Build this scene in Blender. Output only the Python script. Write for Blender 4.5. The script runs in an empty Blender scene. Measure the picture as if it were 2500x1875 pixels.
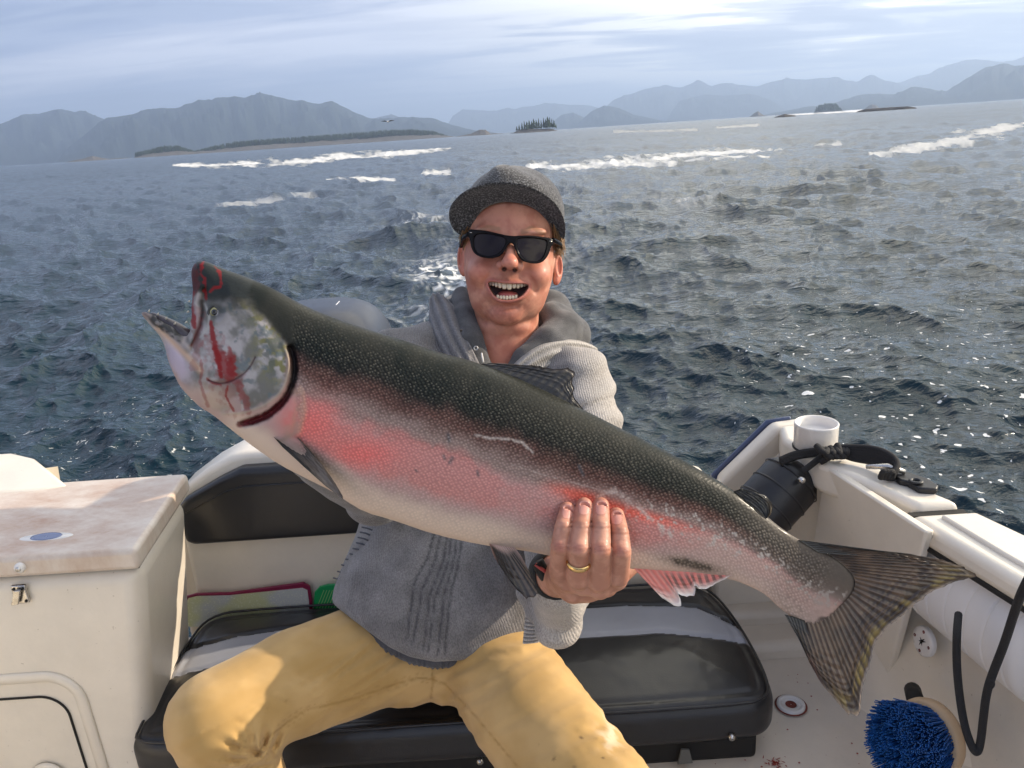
import bpy, bmesh, math
import numpy as np
from mathutils import Vector, Matrix
rng = np.random.default_rng(7)
SC = bpy.context.scene
COL = SC.collection

# ------------------------------------------------------------------ camera, light, exposure
F = 1900.0                      # focal length in pixels of a 2500 px wide picture
PITCH, ROLL, EYE = math.radians(17.9), math.radians(3.776), 2.1
cam_d = bpy.data.cameras.new('camera'); cam = bpy.data.objects.new('camera', cam_d); COL.objects.link(cam)
cam_d.sensor_width = 36; cam_d.lens = 36 * F / 2500; cam_d.clip_start = 0.05; cam_d.clip_end = 60000
fw = np.array([0, math.cos(PITCH), -math.sin(PITCH)]); up0 = np.array([0, math.sin(PITCH), math.cos(PITCH)])
rt = math.cos(ROLL) * np.array([1., 0, 0]) - math.sin(ROLL) * up0
upv = math.sin(ROLL) * np.array([1., 0, 0]) + math.cos(ROLL) * up0
CAM = np.array([0, 0, EYE])
M = Matrix(((rt[0], upv[0], -fw[0], CAM[0]), (rt[1], upv[1], -fw[1], CAM[1]), (rt[2], upv[2], -fw[2], CAM[2]), (0, 0, 0, 1)))
cam.matrix_world = M
SC.camera = cam
SUN_DIR = Vector((1.0, 0.22, 0.46)).normalized()
sun_el = math.asin(SUN_DIR.z); sun_az = math.atan2(SUN_DIR.x, SUN_DIR.y)
sd = bpy.data.lights.new('sun', 'SUN'); sd.energy = 5.0; sd.angle = math.radians(0.6); sd.color = (1.0, 0.86, 0.68)
sun = bpy.data.objects.new('sun', sd); COL.objects.link(sun)
sun.rotation_euler = SUN_DIR.to_track_quat('Z', 'Y').to_euler()
SC.view_settings.view_transform = 'Standard'; SC.view_settings.look = 'None'
SC.view_settings.exposure = 0.55; SC.view_settings.gamma = 1; SC.view_settings.use_curve_mapping = False
SC.render.engine = 'CYCLES'
SC.cycles.volume_bounces = 0; SC.cycles.max_bounces = 8

def N(nt, kind, **kw):
    n = nt.nodes.new(kind)
    for k, v in kw.items():
        if k.startswith('i_'):
            key = k[2:]
            key = int(key) if key.isdigit() else key.replace('_', ' ')
            n.inputs[key].default_value = v
        else: setattr(n, k, v)
    return n
def L(nt, a, b): nt.links.new(a, b)
def math_(nt, op, a, b=None, c=None, clamp=False):
    n = nt.nodes.new('ShaderNodeMath'); n.operation = op; n.use_clamp = clamp
    for i, x in enumerate((a, b, c)):
        if x is None: continue
        if isinstance(x, (int, float)): n.inputs[i].default_value = x
        else: nt.links.new(x, n.inputs[i])
    return n.outputs[0]
def ramp(nt, fac, stops, interp='EASE'):
    n = nt.nodes.new('ShaderNodeValToRGB'); cr = n.color_ramp; cr.interpolation = interp
    while len(cr.elements) > 1: cr.elements.remove(cr.elements[-1])
    for i, (p, c) in enumerate(stops):
        e = cr.elements[0] if i == 0 else cr.elements.new(p)
        e.position = p
        if isinstance(c, (int, float)): c = (c, c, c)
        e.color = (*c[:3], 1)
    nt.links.new(fac, n.inputs[0]); return n.outputs[0]
def mixc(nt, fac, a, b, blend='MIX'):
    n = nt.nodes.new('ShaderNodeMix'); n.data_type = 'RGBA'; n.blend_type = blend
    for s, x in ((0, fac), (6, a), (7, b)):
        if isinstance(x, (int, float)): n.inputs[s].default_value = x
        elif isinstance(x, tuple): n.inputs[s].default_value = (*x[:3], 1)
        else: nt.links.new(x, n.inputs[s])
    return n.outputs[2]

# world: physical sky seen between layered clouds
W = bpy.data.worlds.new('World'); SC.world = W; W.use_nodes = True
nt = W.node_tree; nt.nodes.clear()
sky = N(nt, 'ShaderNodeTexSky', sky_type='NISHITA', sun_disc=False, sun_elevation=sun_el, sun_rotation=sun_az, air_density=1.2, dust_density=1.5)
tc = N(nt, 'ShaderNodeTexCoord')
sep = N(nt, 'ShaderNodeSeparateXYZ'); L(nt, tc.outputs['Generated'], sep.inputs[0])
zz = math_(nt, 'ADD', math_(nt, 'MAXIMUM', sep.outputs[2], 0.0), 0.10)
px = math_(nt, 'DIVIDE', sep.outputs[0], zz); py = math_(nt, 'DIVIDE', sep.outputs[1], zz)
cmb = N(nt, 'ShaderNodeCombineXYZ'); L(nt, px, cmb.inputs[0]); L(nt, py, cmb.inputs[1])
def cloud(sc, det, rough, off, dist=0.0):
    mp = N(nt, 'ShaderNodeMapping'); mp.inputs['Scale'].default_value = sc; mp.inputs['Location'].default_value = off
    mp.inputs['Rotation'].default_value = (0, 0, math.radians(-10))
    L(nt, cmb.outputs[0], mp.inputs[0])
    n = N(nt, 'ShaderNodeTexNoise'); n.inputs['Scale'].default_value = 1; n.inputs['Detail'].default_value = det
    n.inputs['Roughness'].default_value = rough; n.inputs['Distortion'].default_value = dist
    L(nt, mp.outputs[0], n.inputs[0]); return n.outputs[0]
c1 = cloud((0.30, 0.62, 1), 5, 0.50, (3.1, 1.7, 0), 0.5)       # broad layers
c2 = cloud((0.75, 2.3, 1), 7, 0.56, (7.3, 2.2, 0), 0.6)      # fine streaks
sunny = N(nt, 'ShaderNodeVectorMath', operation='DOT_PRODUCT'); L(nt, tc.outputs['Generated'], sunny.inputs[0])
sunny.inputs[1].default_value = SUN_DIR
sn = math_(nt, 'MULTIPLY_ADD', sunny.outputs['Value'], 0.5, 0.5, clamp=True)
sn2 = math_(nt, 'POWER', sn, 2.2)
base_mix = math_(nt, 'ADD', math_(nt, 'MULTIPLY', c1, 0.62), math_(nt, 'MULTIPLY', c2, 0.38))
dark = ramp(nt, base_mix, [(0.40, (3.2, 3.9, 6.1)), (0.47, (4.6, 5.3, 7.3)), (0.53, (6.8, 7.2, 8.8)), (0.62, (9.6, 9.8, 11.0))])
bright = ramp(nt, base_mix, [(0.40, (5.4, 5.7, 7.2)), (0.455, (7.0, 7.3, 8.6)), (0.495, (11.5, 11.4, 11.2)), (0.54, (23.0, 21.4, 17.6))])
sidef = ramp(nt, sn2, [(0.24, 0.0), (0.60, 1.0)])
cloudc = mixc(nt, sidef, dark, bright)
hz_b = math_(nt, 'POWER', math_(nt, 'SUBTRACT', 1.0, math_(nt, 'MAXIMUM', sep.outputs[2], 0.0), clamp=True), 14.0)
hzcol = mixc(nt, sidef, (5.6, 6.9, 10.2), (10.5, 10.6, 10.4))
cl2 = mixc(nt, math_(nt, 'MULTIPLY', hz_b, 0.5), cloudc, hzcol)
cov = ramp(nt, c1, [(0.30, 0.72), (0.5, 0.93)])
skyc = mixc(nt, cov, sky.outputs[0], cl2)
bg = N(nt, 'ShaderNodeBackground'); bg.inputs[1].default_value = 0.085
wo = N(nt, 'ShaderNodeOutputWorld'); L(nt, skyc, bg.inputs[0]); L(nt, bg.outputs[0], wo.inputs[0])

# ------------------------------------------------------------------ helpers
def C(u, v, z):
    """picture pixel + depth -> camera-space metres"""
    return np.array([(u - 1250) / F * z, -(v - 937.5) / F * z, -z])
def to_world(p):
    p = np.asarray(p, float)
    return p[..., 0:1] * rt + p[..., 1:2] * upv - p[..., 2:3] * fw + CAM
def P(u, v, z): return to_world(C(u, v, z))
def ray(u, v): return (u - 1250) / F * rt - (v - 937.5) / F * upv + fw
def at_z(u, v, z): d = ray(u, v); return CAM + d * (z - EYE) / d[2]
def at_y(u, v, y): d = ray(u, v); return CAM + d * y / d[1]
def at_x(u, v, x): d = ray(u, v); return CAM + d * x / d[0]

WL = {}
def link(o, parent=None, label=None, cat=None, group=None, kind=None):
    """parts are modelled in world coordinates and moved into the parent's frame here"""
    COL.objects.link(o); w = Vector(o.location); WL[o.name] = w
    if parent is not None: o.parent = parent; o.location = w - WL[parent.name]
    if label: o['label'] = label
    if cat: o['category'] = cat
    if group: o['group'] = group
    if kind: o['kind'] = kind
    return o
def empty(name, loc, label, cat, group=None, parent=None):
    o = bpy.data.objects.new(name, None); o.location = loc; o.empty_display_size = 0.05
    return link(o, parent, label, cat, group)
def mesh_obj(name, V, Fc, mat=None, parent=None, smooth=True, col=None, label=None, cat=None, group=None, kind=None, attrs=None, origin=None):
    """V world coordinates (n,3); Fc (m,4) or list of faces"""
    V = np.asarray(V, dtype=np.float64)
    if origin is not None: V = V - np.asarray(origin)
    me = bpy.data.meshes.new(name)
    if isinstance(Fc, np.ndarray):
        k = Fc.shape[1]; m = Fc.shape[0]
        me.vertices.add(len(V)); me.vertices.foreach_set('co', V.astype(np.float32).ravel())
        me.loops.add(m * k); me.loops.foreach_set('vertex_index', Fc.astype(np.int32).ravel())
        me.polygons.add(m); me.polygons.foreach_set('loop_start', np.arange(0, m * k, k, dtype=np.int32))
        me.update(calc_edges=True)
    else:
        me.from_pydata([tuple(p) for p in V], [], [tuple(int(i) for i in f) for f in Fc]); me.update()
    me.polygons.foreach_set('use_smooth', np.full(len(me.polygons), smooth))
    def add(nm, arr):
        arr = np.asarray(arr, np.float32)
        if arr.ndim == 1:
            a = me.attributes.new(nm, 'FLOAT', 'POINT'); a.data.foreach_set('value', arr)
        else:
            a = me.attributes.new(nm, 'FLOAT_COLOR', 'POINT')
            c4 = np.ones((len(arr), 4), np.float32); c4[:, :arr.shape[1]] = arr
            a.data.foreach_set('color', c4.ravel())
    if col is not None: add('Col', col)
    for k2, a2 in (attrs or {}).items(): add(k2, a2)
    if mat: me.materials.append(mat)
    me.validate()
    o = bpy.data.objects.new(name, me)
    if origin is not None: o.location = Vector(origin); 
    return link(o, parent, label, cat, group, kind)
def bm_obj(name, bm, mat=None, parent=None, smooth=True, bevel=None, seg=2, angle=40, **kw):
    bmesh.ops.recalc_face_normals(bm, faces=bm.faces[:])
    me = bpy.data.meshes.new(name); bm.to_mesh(me); bm.free()
    me.polygons.foreach_set('use_smooth', np.full(len(me.polygons), smooth))
    if mat: me.materials.append(mat)
    o = bpy.data.objects.new(name, me)
    if bevel:
        b = o.modifiers.new('bevel', 'BEVEL'); b.width = bevel; b.segments = seg; b.limit_method = 'ANGLE'; b.angle_limit = math.radians(angle)
        b.harden_normals = False
    if smooth:
        try:
            me.set_sharp_from_angle(angle=math.radians(50))
        except Exception: pass
    link(o, parent, **kw); return o

# value noise
_T = rng.random((64, 64, 64)).astype(np.float32)
def vnoise(p, s=1.0, off=0):
    q = np.asarray(p, np.float32) * s + off * 17.13
    i = np.floor(q).astype(np.int32); f = q - i; f = f * f * (3 - 2 * f)
    if q.shape[-1] == 2:
        x0, y0 = i[..., 0] & 63, i[..., 1] & 63; x1, y1 = (x0 + 1) & 63, (y0 + 1) & 63
        k = off & 63; fx, fy = f[..., 0], f[..., 1]; T = _T[k]
        return (T[x0, y0] * (1 - fx) + T[x1, y0] * fx) * (1 - fy) + (T[x0, y1] * (1 - fx) + T[x1, y1] * fx) * fy
    x0, y0, z0 = (i[..., a] & 63 for a in range(3)); x1, y1, z1 = (x0 + 1) & 63, (y0 + 1) & 63, (z0 + 1) & 63
    fx, fy, fz = f[..., 0], f[..., 1], f[..., 2]
    def l2(za):
        return (_T[x0, y0, za] * (1 - fx) + _T[x1, y0, za] * fx) * (1 - fy) + (_T[x0, y1, za] * (1 - fx) + _T[x1, y1, za] * fx) * fy
    return l2(z0) * (1 - fz) + l2(z1) * fz
def fbm(p, s=1.0, oct=4, off=0):
    r = 0; a = 1; t = 0
    for o in range(oct):
        r = r + a * vnoise(p, s * 2 ** o, off + o * 3); t += a; a *= 0.5
    return r / t
def sstep(a, b, x): t = np.clip((x - a) / (b - a), 0, 1); return t * t * (3 - 2 * t)

# signed distance helpers (negative inside)
def ell(p, c, r):
    q = (p - np.array(c, np.float32)) / np.array(r, np.float32)
    k0 = np.sqrt((q * q).sum(-1)) + 1e-6
    q2 = q / np.array(r, np.float32); k1 = np.sqrt((q2 * q2).sum(-1)) + 1e-9
    return k0 * (k0 - 1) / k1
def cap(p, a, b, ra, rb=None):
    a = np.array(a, np.float32); b = np.array(b, np.float32)
    if rb is None: rb = ra
    ab = b - a; t = np.clip(((p - a) @ ab) / (ab @ ab), 0, 1)
    return np.sqrt(((p - a - t[..., None] * ab) ** 2).sum(-1)) - (ra + (rb - ra) * t)
def chain(p, pts, rad, k=None):
    d = None
    for i in range(len(pts) - 1):
        e = cap(p, pts[i], pts[i + 1], rad[i], rad[i + 1])
        d = e if d is None else (np.minimum(d, e) if not k else smin(d, e, k * .3))
    return d
def smin(a, b, k):
    h = np.clip(0.5 + 0.5 * (b - a) / k, 0, 1); return b * (1 - h) + a * h - k * h * (1 - h)
def smax(a, b, k): return -smin(-a, -b, k)
def pline(x, y, pts):
    """unsigned distance to an open polyline and parameter 0..1 along it"""
    best = np.full(x.shape, 1e9, np.float32); par = np.zeros(x.shape, np.float32)
    pts = [np.array(q, np.float32) for q in pts]; n = len(pts) - 1
    for i in range(n):
        a, b = pts[i][:2], pts[i + 1][:2]; ab = b - a
        t = np.clip(((x - a[0]) * ab[0] + (y - a[1]) * ab[1]) / (ab @ ab + 1e-9), 0, 1)
        d = np.hypot(x - a[0] - t * ab[0], y - a[1] - t * ab[1])
        m = d < best; best = np.where(m, d, best); par = np.where(m, (i + t) / n, par)
    return best, par
def poly_sd(x, y, pts):
    """signed distance to a closed polygon, negative inside"""
    pts = np.array(pts, np.float32); n = len(pts)
    d = np.full(x.shape, 1e9, np.float32); ins = np.zeros(x.shape, bool)
    for i in range(n):
        a, b = pts[i], pts[(i + 1) % n]; ab = b - a
        t = np.clip(((x - a[0]) * ab[0] + (y - a[1]) * ab[1]) / (ab @ ab + 1e-9), 0, 1)
        d = np.minimum(d, np.hypot(x - a[0] - t * ab[0], y - a[1] - t * ab[1]))
        if a[1] != b[1]:
            c = ((a[1] > y) != (b[1] > y)) & (x < (b[0] - a[0]) * (y - a[1]) / (b[1] - a[1]) + a[0]); ins ^= c
    return np.where(ins, -d, d)
def smooth_poly(pts, it=2):
    pts = np.array(pts, float)
    for _ in range(it):
        a = pts; b = np.roll(pts, -1, 0); q = np.empty((2 * len(a), 2)); q[0::2] = .75 * a + .25 * b; q[1::2] = .25 * a + .75 * b; pts = q
    return pts
def smooth_line(pts, it=2):
    pts = np.array(pts, float)
    for _ in range(it):
        a = pts[:-1]; b = pts[1:]; q = np.empty((2 * len(a), pts.shape[1])); q[0::2] = .75 * a + .25 * b; q[1::2] = .25 * a + .75 * b
        pts = np.vstack([pts[:1], q, pts[-1:]])
    return pts
def resample(pts, n):
    pts = np.array(pts, float); d = np.r_[0, np.cumsum(np.linalg.norm(np.diff(pts, axis=0), axis=1))]
    t = np.linspace(0, d[-1], n); return np.stack([np.interp(t, d, pts[:, k]) for k in range(pts.shape[1])], 1)

def nets(fn, lo, hi, h, B=6, lip=1.6):
    """surface nets of fn(points)<0 on a sparse grid; returns vertices, quads"""
    lo = np.array(lo, np.float32); hi = np.array(hi, np.float32); h = np.array(h if np.ndim(h) else [h] * 3, np.float32)
    nb = np.ceil((hi - lo) / (h * B)).astype(int); n = nb * B
    ax_ = [lo[a] + h[a] * (np.arange(nb[a]) * B + (B - 1) / 2) for a in range(3)]
    G = np.stack(np.meshgrid(*ax_, indexing='ij'), -1).reshape(-1, 3).astype(np.float32)
    dc = fn(G); half = np.linalg.norm(h * B) * 0.5
    act = np.abs(dc) < half * lip + h.max()
    D = np.where(dc < 0, -1.0, 1.0).astype(np.float32).reshape(nb)
    D = np.repeat(np.repeat(np.repeat(D, B, 0), B, 1), B, 2) * 1e3
    bi = np.argwhere(act.reshape(nb))
    o = np.stack(np.meshgrid(*[np.arange(B)] * 3, indexing='ij'), -1).reshape(-1, 3)
    for s in range(0, len(bi), 4000):
        idx = (bi[s:s + 4000, None, :] * B + o[None]).reshape(-1, 3)
        pts = (lo + idx * h).astype(np.float32)
        D[idx[:, 0], idx[:, 1], idx[:, 2]] = fn(pts)
    D = np.clip(D, -4 * h.max(), 4 * h.max())
    D[0], D[-1], D[:, 0], D[:, -1], D[:, :, 0], D[:, :, -1] = [abs(h.max())] * 6
    S = D < 0; st = np.array([n[1] * n[2], n[2], 1])
    pos, cells, quads = [], [], []
    for a in range(3):
        sl0 = [slice(None)] * 3; sl1 = [slice(None)] * 3; sl0[a] = slice(0, -1); sl1[a] = slice(1, None)
        e = np.argwhere(S[tuple(sl0)] != S[tuple(sl1)])
        if not len(e): continue
        e1 = e.copy(); e1[:, a] += 1
        d0 = D[e[:, 0], e[:, 1], e[:, 2]]; d1 = D[e1[:, 0], e1[:, 1], e1[:, 2]]
        t = d0 / (d0 - d1); p = e.astype(np.float32); p[:, a] += t
        b, c = (a + 1) % 3, (a + 2) % 3; q = []
        for db, dc_ in ((-1, -1), (0, -1), (0, 0), (-1, 0)):
            cc = e.copy(); cc[:, b] += db; cc[:, c] += dc_
            lin = cc @ st; q.append(lin); cells.append(lin); pos.append(p)
        q = np.stack(q, 1); flip = d0 > 0; q[flip] = q[flip][:, ::-1]; quads.append(q)
    cells = np.concatenate(cells); pos = np.concatenate(pos); quads = np.concatenate(quads)
    u, inv = np.unique(cells, return_inverse=True); cnt = np.bincount(inv)
    V = np.stack([np.bincount(inv, pos[:, k]) / cnt for k in range(3)], 1) * h + lo
    return V, np.searchsorted(u, quads)
def vsmooth(V, Q, it=1, lam=0.5):
    n = len(V)
    for _ in range(it):
        s = np.zeros_like(V); c = np.zeros(n)
        for i in range(4):
            a, b = Q[:, i], Q[:, (i + 1) % 4]
            for k in range(3): s[:, k] += np.bincount(a, V[b, k], n) + np.bincount(b, V[a, k], n)
            c += np.bincount(a, minlength=n) + np.bincount(b, minlength=n)
        V = V + lam * (s / np.maximum(c, 1)[:, None] - V)
    return V
def tube(pts, rad, seg=10, caps=True):
    """tube mesh along a polyline: vertices, quads"""
    pts = np.asarray(pts, float); n = len(pts); rad = np.broadcast_to(rad, n)
    T = np.gradient(pts, axis=0); T /= np.linalg.norm(T, axis=1)[:, None] + 1e-12
    up = np.array([0, 0, 1.]) if abs(T[0][2]) < .9 else np.array([1., 0, 0])
    V = []; nrm = np.cross(T[0], up); nrm /= np.linalg.norm(nrm)
    for i in range(n):
        nrm = nrm - T[i] * (nrm @ T[i]); nrm /= np.linalg.norm(nrm) + 1e-12; bn = np.cross(T[i], nrm)
        a = np.linspace(0, 2 * np.pi, seg, endpoint=False)
        V.append(pts[i] + rad[i] * (np.cos(a)[:, None] * nrm + np.sin(a)[:, None] * bn))
    V = np.concatenate(V); Fc = []
    for i in range(n - 1):
        for j in range(seg): Fc.append((i * seg + j, i * seg + (j + 1) % seg, (i + 1) * seg + (j + 1) % seg, (i + 1) * seg + j))
    if caps: Fc.append(tuple(range(seg))[::-1]); Fc.append(tuple((n - 1) * seg + j for j in range(seg)))
    return V, Fc
def join(parts):
    V = []; Fc = []; o = 0
    for v, f in parts: V.append(np.asarray(v)); Fc += [tuple(int(i) + o for i in q) for q in f]; o += len(v)
    return np.concatenate(V), Fc
def prism(bot, top):
    """hexahedral / n-gon prism from two rings of world points"""
    bm = bmesh.new(); b = [bm.verts.new(tuple(p)) for p in bot]; t = [bm.verts.new(tuple(p)) for p in top]
    n = len(b); bm.faces.new(b[::-1]); bm.faces.new(t)
    for i in range(n): bm.faces.new((b[i], b[(i + 1) % n], t[(i + 1) % n], t[i]))
    return bm
def boxbm(x0, x1, y0, y1, z0, z1):
    return prism([(x0, y0, z0), (x1, y0, z0), (x1, y1, z0), (x0, y1, z0)], [(x0, y0, z1), (x1, y0, z1), (x1, y1, z1), (x0, y1, z1)])
def lathe(prof, c, axis=(0, 0, 1), seg=40):
    """prof list of (radius, height) closed at axis when radius 0"""
    z = Vector(axis).normalized(); x = z.orthogonal().normalized(); y = z.cross(x); V = []; Fc = []
    for r, h in prof:
        for j in range(seg):
            a = 2 * math.pi * j / seg; V.append(np.array(Vector(c) + z * h + (x * math.cos(a) + y * math.sin(a)) * r))
    for i in range(len(prof) - 1):
        for j in range(seg): Fc.append((i * seg + j, i * seg + (j + 1) % seg, (i + 1) * seg + (j + 1) % seg, (i + 1) * seg + j))
    return np.array(V), Fc

# ------------------------------------------------------------------ materials
def mat(name, base=(.5, .5, .5), rough=.5, vcol=False, bump=None, metal=0, coat=0, spec=0.5, var=None, sss=0, ior=None):
    """bump=(scale, strength, distance); var=(scale, amount): mottled colour variation"""
    m = bpy.data.materials.new(name); m.use_nodes = True; nt = m.node_tree; b = nt.nodes['Principled BSDF']
    b.inputs['Roughness'].default_value = rough; b.inputs['Metallic'].default_value = metal
    b.inputs['Coat Weight'].default_value = coat; b.inputs['Specular IOR Level'].default_value = spec
    b.inputs['Coat Roughness'].default_value = .08
    g = N(nt, 'ShaderNodeNewGeometry')
    if vcol:
        a = N(nt, 'ShaderNodeAttribute', attribute_name='Col'); c = a.outputs['Color']
    else:
        r = N(nt, 'ShaderNodeRGB'); r.outputs[0].default_value = (*base, 1); c = r.outputs[0]
    if var:
        n = N(nt, 'ShaderNodeTexNoise'); n.inputs['Scale'].default_value = var[0]; n.inputs['Detail'].default_value = 6; L(nt, g.outputs['Position'], n.inputs[0])
        f = ramp(nt, n.outputs[0], [(.3, 1 - var[1]), (.7, 1 + var[1])], 'LINEAR'); c = mixc(nt, 1.0, c, f, 'MULTIPLY')
        L(nt, math_(nt, 'MULTIPLY_ADD', n.outputs[0], .3, rough - .15, clamp=True), b.inputs['Roughness'])
    L(nt, c, b.inputs['Base Color'])
    if sss:
        b.inputs['Subsurface Weight'].default_value = sss; b.inputs['Subsurface Radius'].default_value = (1, .35, .2); b.inputs['Subsurface Scale'].default_value = .006
    if bump:
        n = N(nt, 'ShaderNodeTexNoise'); n.inputs['Scale'].default_value = bump[0]; n.inputs['Detail'].default_value = 4; L(nt, g.outputs['Position'], n.inputs[0])
        bp = N(nt, 'ShaderNodeBump'); bp.inputs['Strength'].default_value = bump[1]; bp.inputs['Distance'].default_value = bump[2]
        L(nt, n.outputs[0], bp.inputs['Height']); L(nt, bp.outputs[0], b.inputs['Normal'])
    return m
# ------------------------------------------------------------------ sea
def spectrum(Lt, n, kp, kmin, kmax, wind, sd, spread, seed, chop, dec=4.0):
    r = np.random.default_rng(seed)
    k1 = 2 * np.pi * np.fft.fftfreq(n, Lt / n); kx, ky = np.meshgrid(k1, k1, indexing='ij'); k = np.hypot(kx, ky); k[0, 0] = 1
    ca = (kx * wind[0] + ky * wind[1]) / k
    A = np.exp(-(kp / k) ** 2) / k ** dec * (0.04 + np.abs(ca) ** spread) * np.exp(-(k / kmax) ** 4) * (1 - np.exp(-(k / kmin) ** 4))
    A[0, 0] = 0
    hk = np.sqrt(A) * (r.normal(size=k.shape) + 1j * r.normal(size=k.shape))
    h = np.fft.ifft2(hk); s = sd / h.real.std(); hk *= s; h = h.real * s
    dx = np.fft.ifft2(1j * kx / k * hk).real * chop; dy = np.fft.ifft2(1j * ky / k * hk).real * chop
    jx = np.fft.ifft2(kx * kx / k * hk).real * chop; jy = np.fft.ifft2(ky * ky / k * hk).real * chop
    return [a.astype(np.float32) for a in (h, dx, dy, 1 - (jx + jy))]
def samp(T, Lt, x, y):
    n = T.shape[0]; fx = x / Lt * n; fy = y / Lt * n
    i = np.floor(fx).astype(np.int64); j = np.floor(fy).astype(np.int64); a = (fx - i).astype(np.float32); b = (fy - j).astype(np.float32)
    i0, j0, i1, j1 = i % n, j % n, (i + 1) % n, (j + 1) % n
    return (T[i0, j0] * (1 - a) + T[i1, j0] * a) * (1 - b) + (T[i0, j1] * (1 - a) + T[i1, j1] * a) * b
wd = np.array([-.80, -.60])
T1 = spectrum(47., 1024, 2.0, .3, 10.0, wd, .056, 2.2, 11, 1.25, 3.6)
T2 = spectrum(9.7, 1024, 5.5, 4.0, 60., (-.75, -.65), .024, 1.6, 12, 1.1, 3.4)
T3 = spectrum(310., 512, .22, .02, 1.2, (-.9, -.5), .085, 2, 13, 0.6)
# rows follow the picture: one every pixel or so, down to the horizon
ang = np.r_[np.linspace(62, 48, 20), np.linspace(47.8, 4.5, 470)[0:], 4.5 * np.power(.978, np.arange(1, 190))]
ang = ang[ang > 0.0085]; rr_ = EYE / np.tan(np.radians(ang)); rr_ = np.r_[rr_, 20000, 30000, 45000]
azs = np.radians(np.linspace(-54, 50, 1080))
RR, AA = np.meshgrid(rr_, azs, indexing='ij'); X0 = (RR * np.sin(AA)); Y0 = (RR * np.cos(AA))
fade1 = 1 / (1 + (RR / 900) ** 2); fade2 = 1 / (1 + (RR / 70) ** 2)
boatd = np.hypot((X0 + .1) / 1.6, (Y0 - 1.2) / 2.6)
calm = .35 + .65 * sstep(.9, 2.2, boatd)
# slick, smoother water downwind of the boat at right
slick = 1 - .45 * np.exp(-(((X0 - 4.5) / 3.5) ** 2 + ((Y0 - 9) / 6) ** 2))
f1 = fade1 * calm * slick; Z0 = np.zeros_like(X0, dtype=np.float32); DX = Z0.copy(); DY = Z0.copy()
for T, Lt, ff in ((T1, 47., f1), (T2, 9.7, fade2 * calm * (slick * .8 + .2)), (T3, 310., fade1 * .9)):
    Z0 += samp(T[0], Lt, X0, Y0) * ff; DX += samp(T[1], Lt, X0, Y0) * ff; DY += samp(T[2], Lt, X0, Y0) * ff
JJ = samp(T1[3], 47., X0, Y0)
# prop wash: a low hump and a trough beside the man's head
def gau(x, y, sx, sy=None): return np.exp(-(((X0 - x) / sx) ** 2 + ((Y0 - y) / (sy or sx)) ** 2))
def px_of(x, y, z=0):
    d = np.stack([x, y, np.full_like(x, z - EYE)], -1); zc = d @ fw
    return 1250 + F * (d @ rt) / zc, 937.5 - F * (d @ upv) / zc
b1 = at_z(1010, 560, 0); b2 = at_z(1590, 590, 0)
Z0 += (.16 * gau(b1[0], b1[1], 1.6, .8) + .12 * gau(b2[0], b2[1], 1.3, .9) - .10 * gau(b2[0], b2[1] + 1.8, 1.5, .8)).astype(np.float32)
U0, V0 = px_of(X0, Y0)
XY = np.stack([X0, Y0], -1)
cr = .8 * sstep(.22, -.2, JJ) * (RR < 700) * sstep(8, 20, RR)
cr = cr * sstep(.40, .62, fbm(XY, .9, 3, 5)) * 1.1
foam = np.zeros_like(X0); nz3 = fbm(np.stack([U0 / 14, V0 / 3.2], -1), 1.0, 4, 29)
nz = fbm(np.stack([U0 / 60, V0 / 9], -1), 1.0, 5, 9)
def streak(pts, w, amp=1.0, edge=.55):
    global foam
    d, t = pline(U0, V0, pts); wv = np.interp(t, np.linspace(0, 1, len(w)), w)
    m = sstep(1.1, .25, d / wv + (nz - .5) * 3.4 * edge + (nz3 - .5) * 1.6)
    foam = np.maximum(foam, m * amp * .85)
streak([(425, 404), (560, 402), (700, 396), (860, 382), (1000, 372), (1100, 363)], [3, 8, 8, 10, 9, 3], 1.0)
streak([(800, 434), (900, 436), (960, 440)], [5, 11, 5], .9)
streak([(1030, 420), (1090, 419)], [6, 9], .9)
streak([(1290, 412), (1400, 408), (1560, 398), (1700, 378), (1930, 360)], [8, 12, 14, 16, 5], 1.0)
streak([(1620, 400), (1760, 391), (1880, 388)], [6, 7, 3], .9)
streak([(2130, 378), (2280, 352), (2440, 318), (2520, 298)], [6, 13, 15, 9], .8, .8)
streak([(1890, 280), (1960, 278), (2080, 272), (2170, 264)], [2, 3.2, 3, 1.5], 1.2, .3)
streak([(1500, 322), (1700, 318)], [3, 4], .5); streak([(1750, 312), (1850, 306)], [3, 3], .6)
streak([(1990, 350), (2050, 346)], [3, 4], .7); streak([(520, 500), (760, 470)], [4, 5], .5, .9)
# broken wash between the fish's head and the man's face
v1 = np.abs(fbm(XY, 1.7, 4, 21) - .5) * 2; v2 = np.abs(fbm(XY, 4.2, 3, 31) - .5) * 2
net = sstep(.16, .02, v1) * .9 + sstep(.13, .02, v2) * .7
def gpx(u, v, su, sv): return np.exp(-(((U0 - u) / su) ** 2 + ((V0 - v) / sv) ** 2))
wash = gpx(1085, 690, 90, 75) + .7 * gpx(1010, 540, 60, 12) + .22 * gpx(1400, 640, 70, 60) + .35 * gpx(1650, 500, 90, 12) + .6 * gpx(1070, 645, 80, 18)
foam = np.maximum(foam, np.clip(net * wash * 1.5, 0, 1) * sstep(.35, .55, fbm(XY, 2.3, 3, 77) + .3 * np.clip(wash, 0, 1) * .5))
foam = np.maximum(foam, cr)
bub = np.clip(gpx(2330, 1020, 330, 260) * 1.15 + .8 * gpx(1950, 880, 160, 130) + .2 * gpx(820, 1000, 260, 150), 0, 1)
mott = np.clip(gpx(300, 1110, 280, 90) + .8 * gpx(420, 1010, 200, 60), 0, 1)
VV = np.stack([X0 + DX, Y0 + DY, Z0], -1).reshape(-1, 3)
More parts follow.
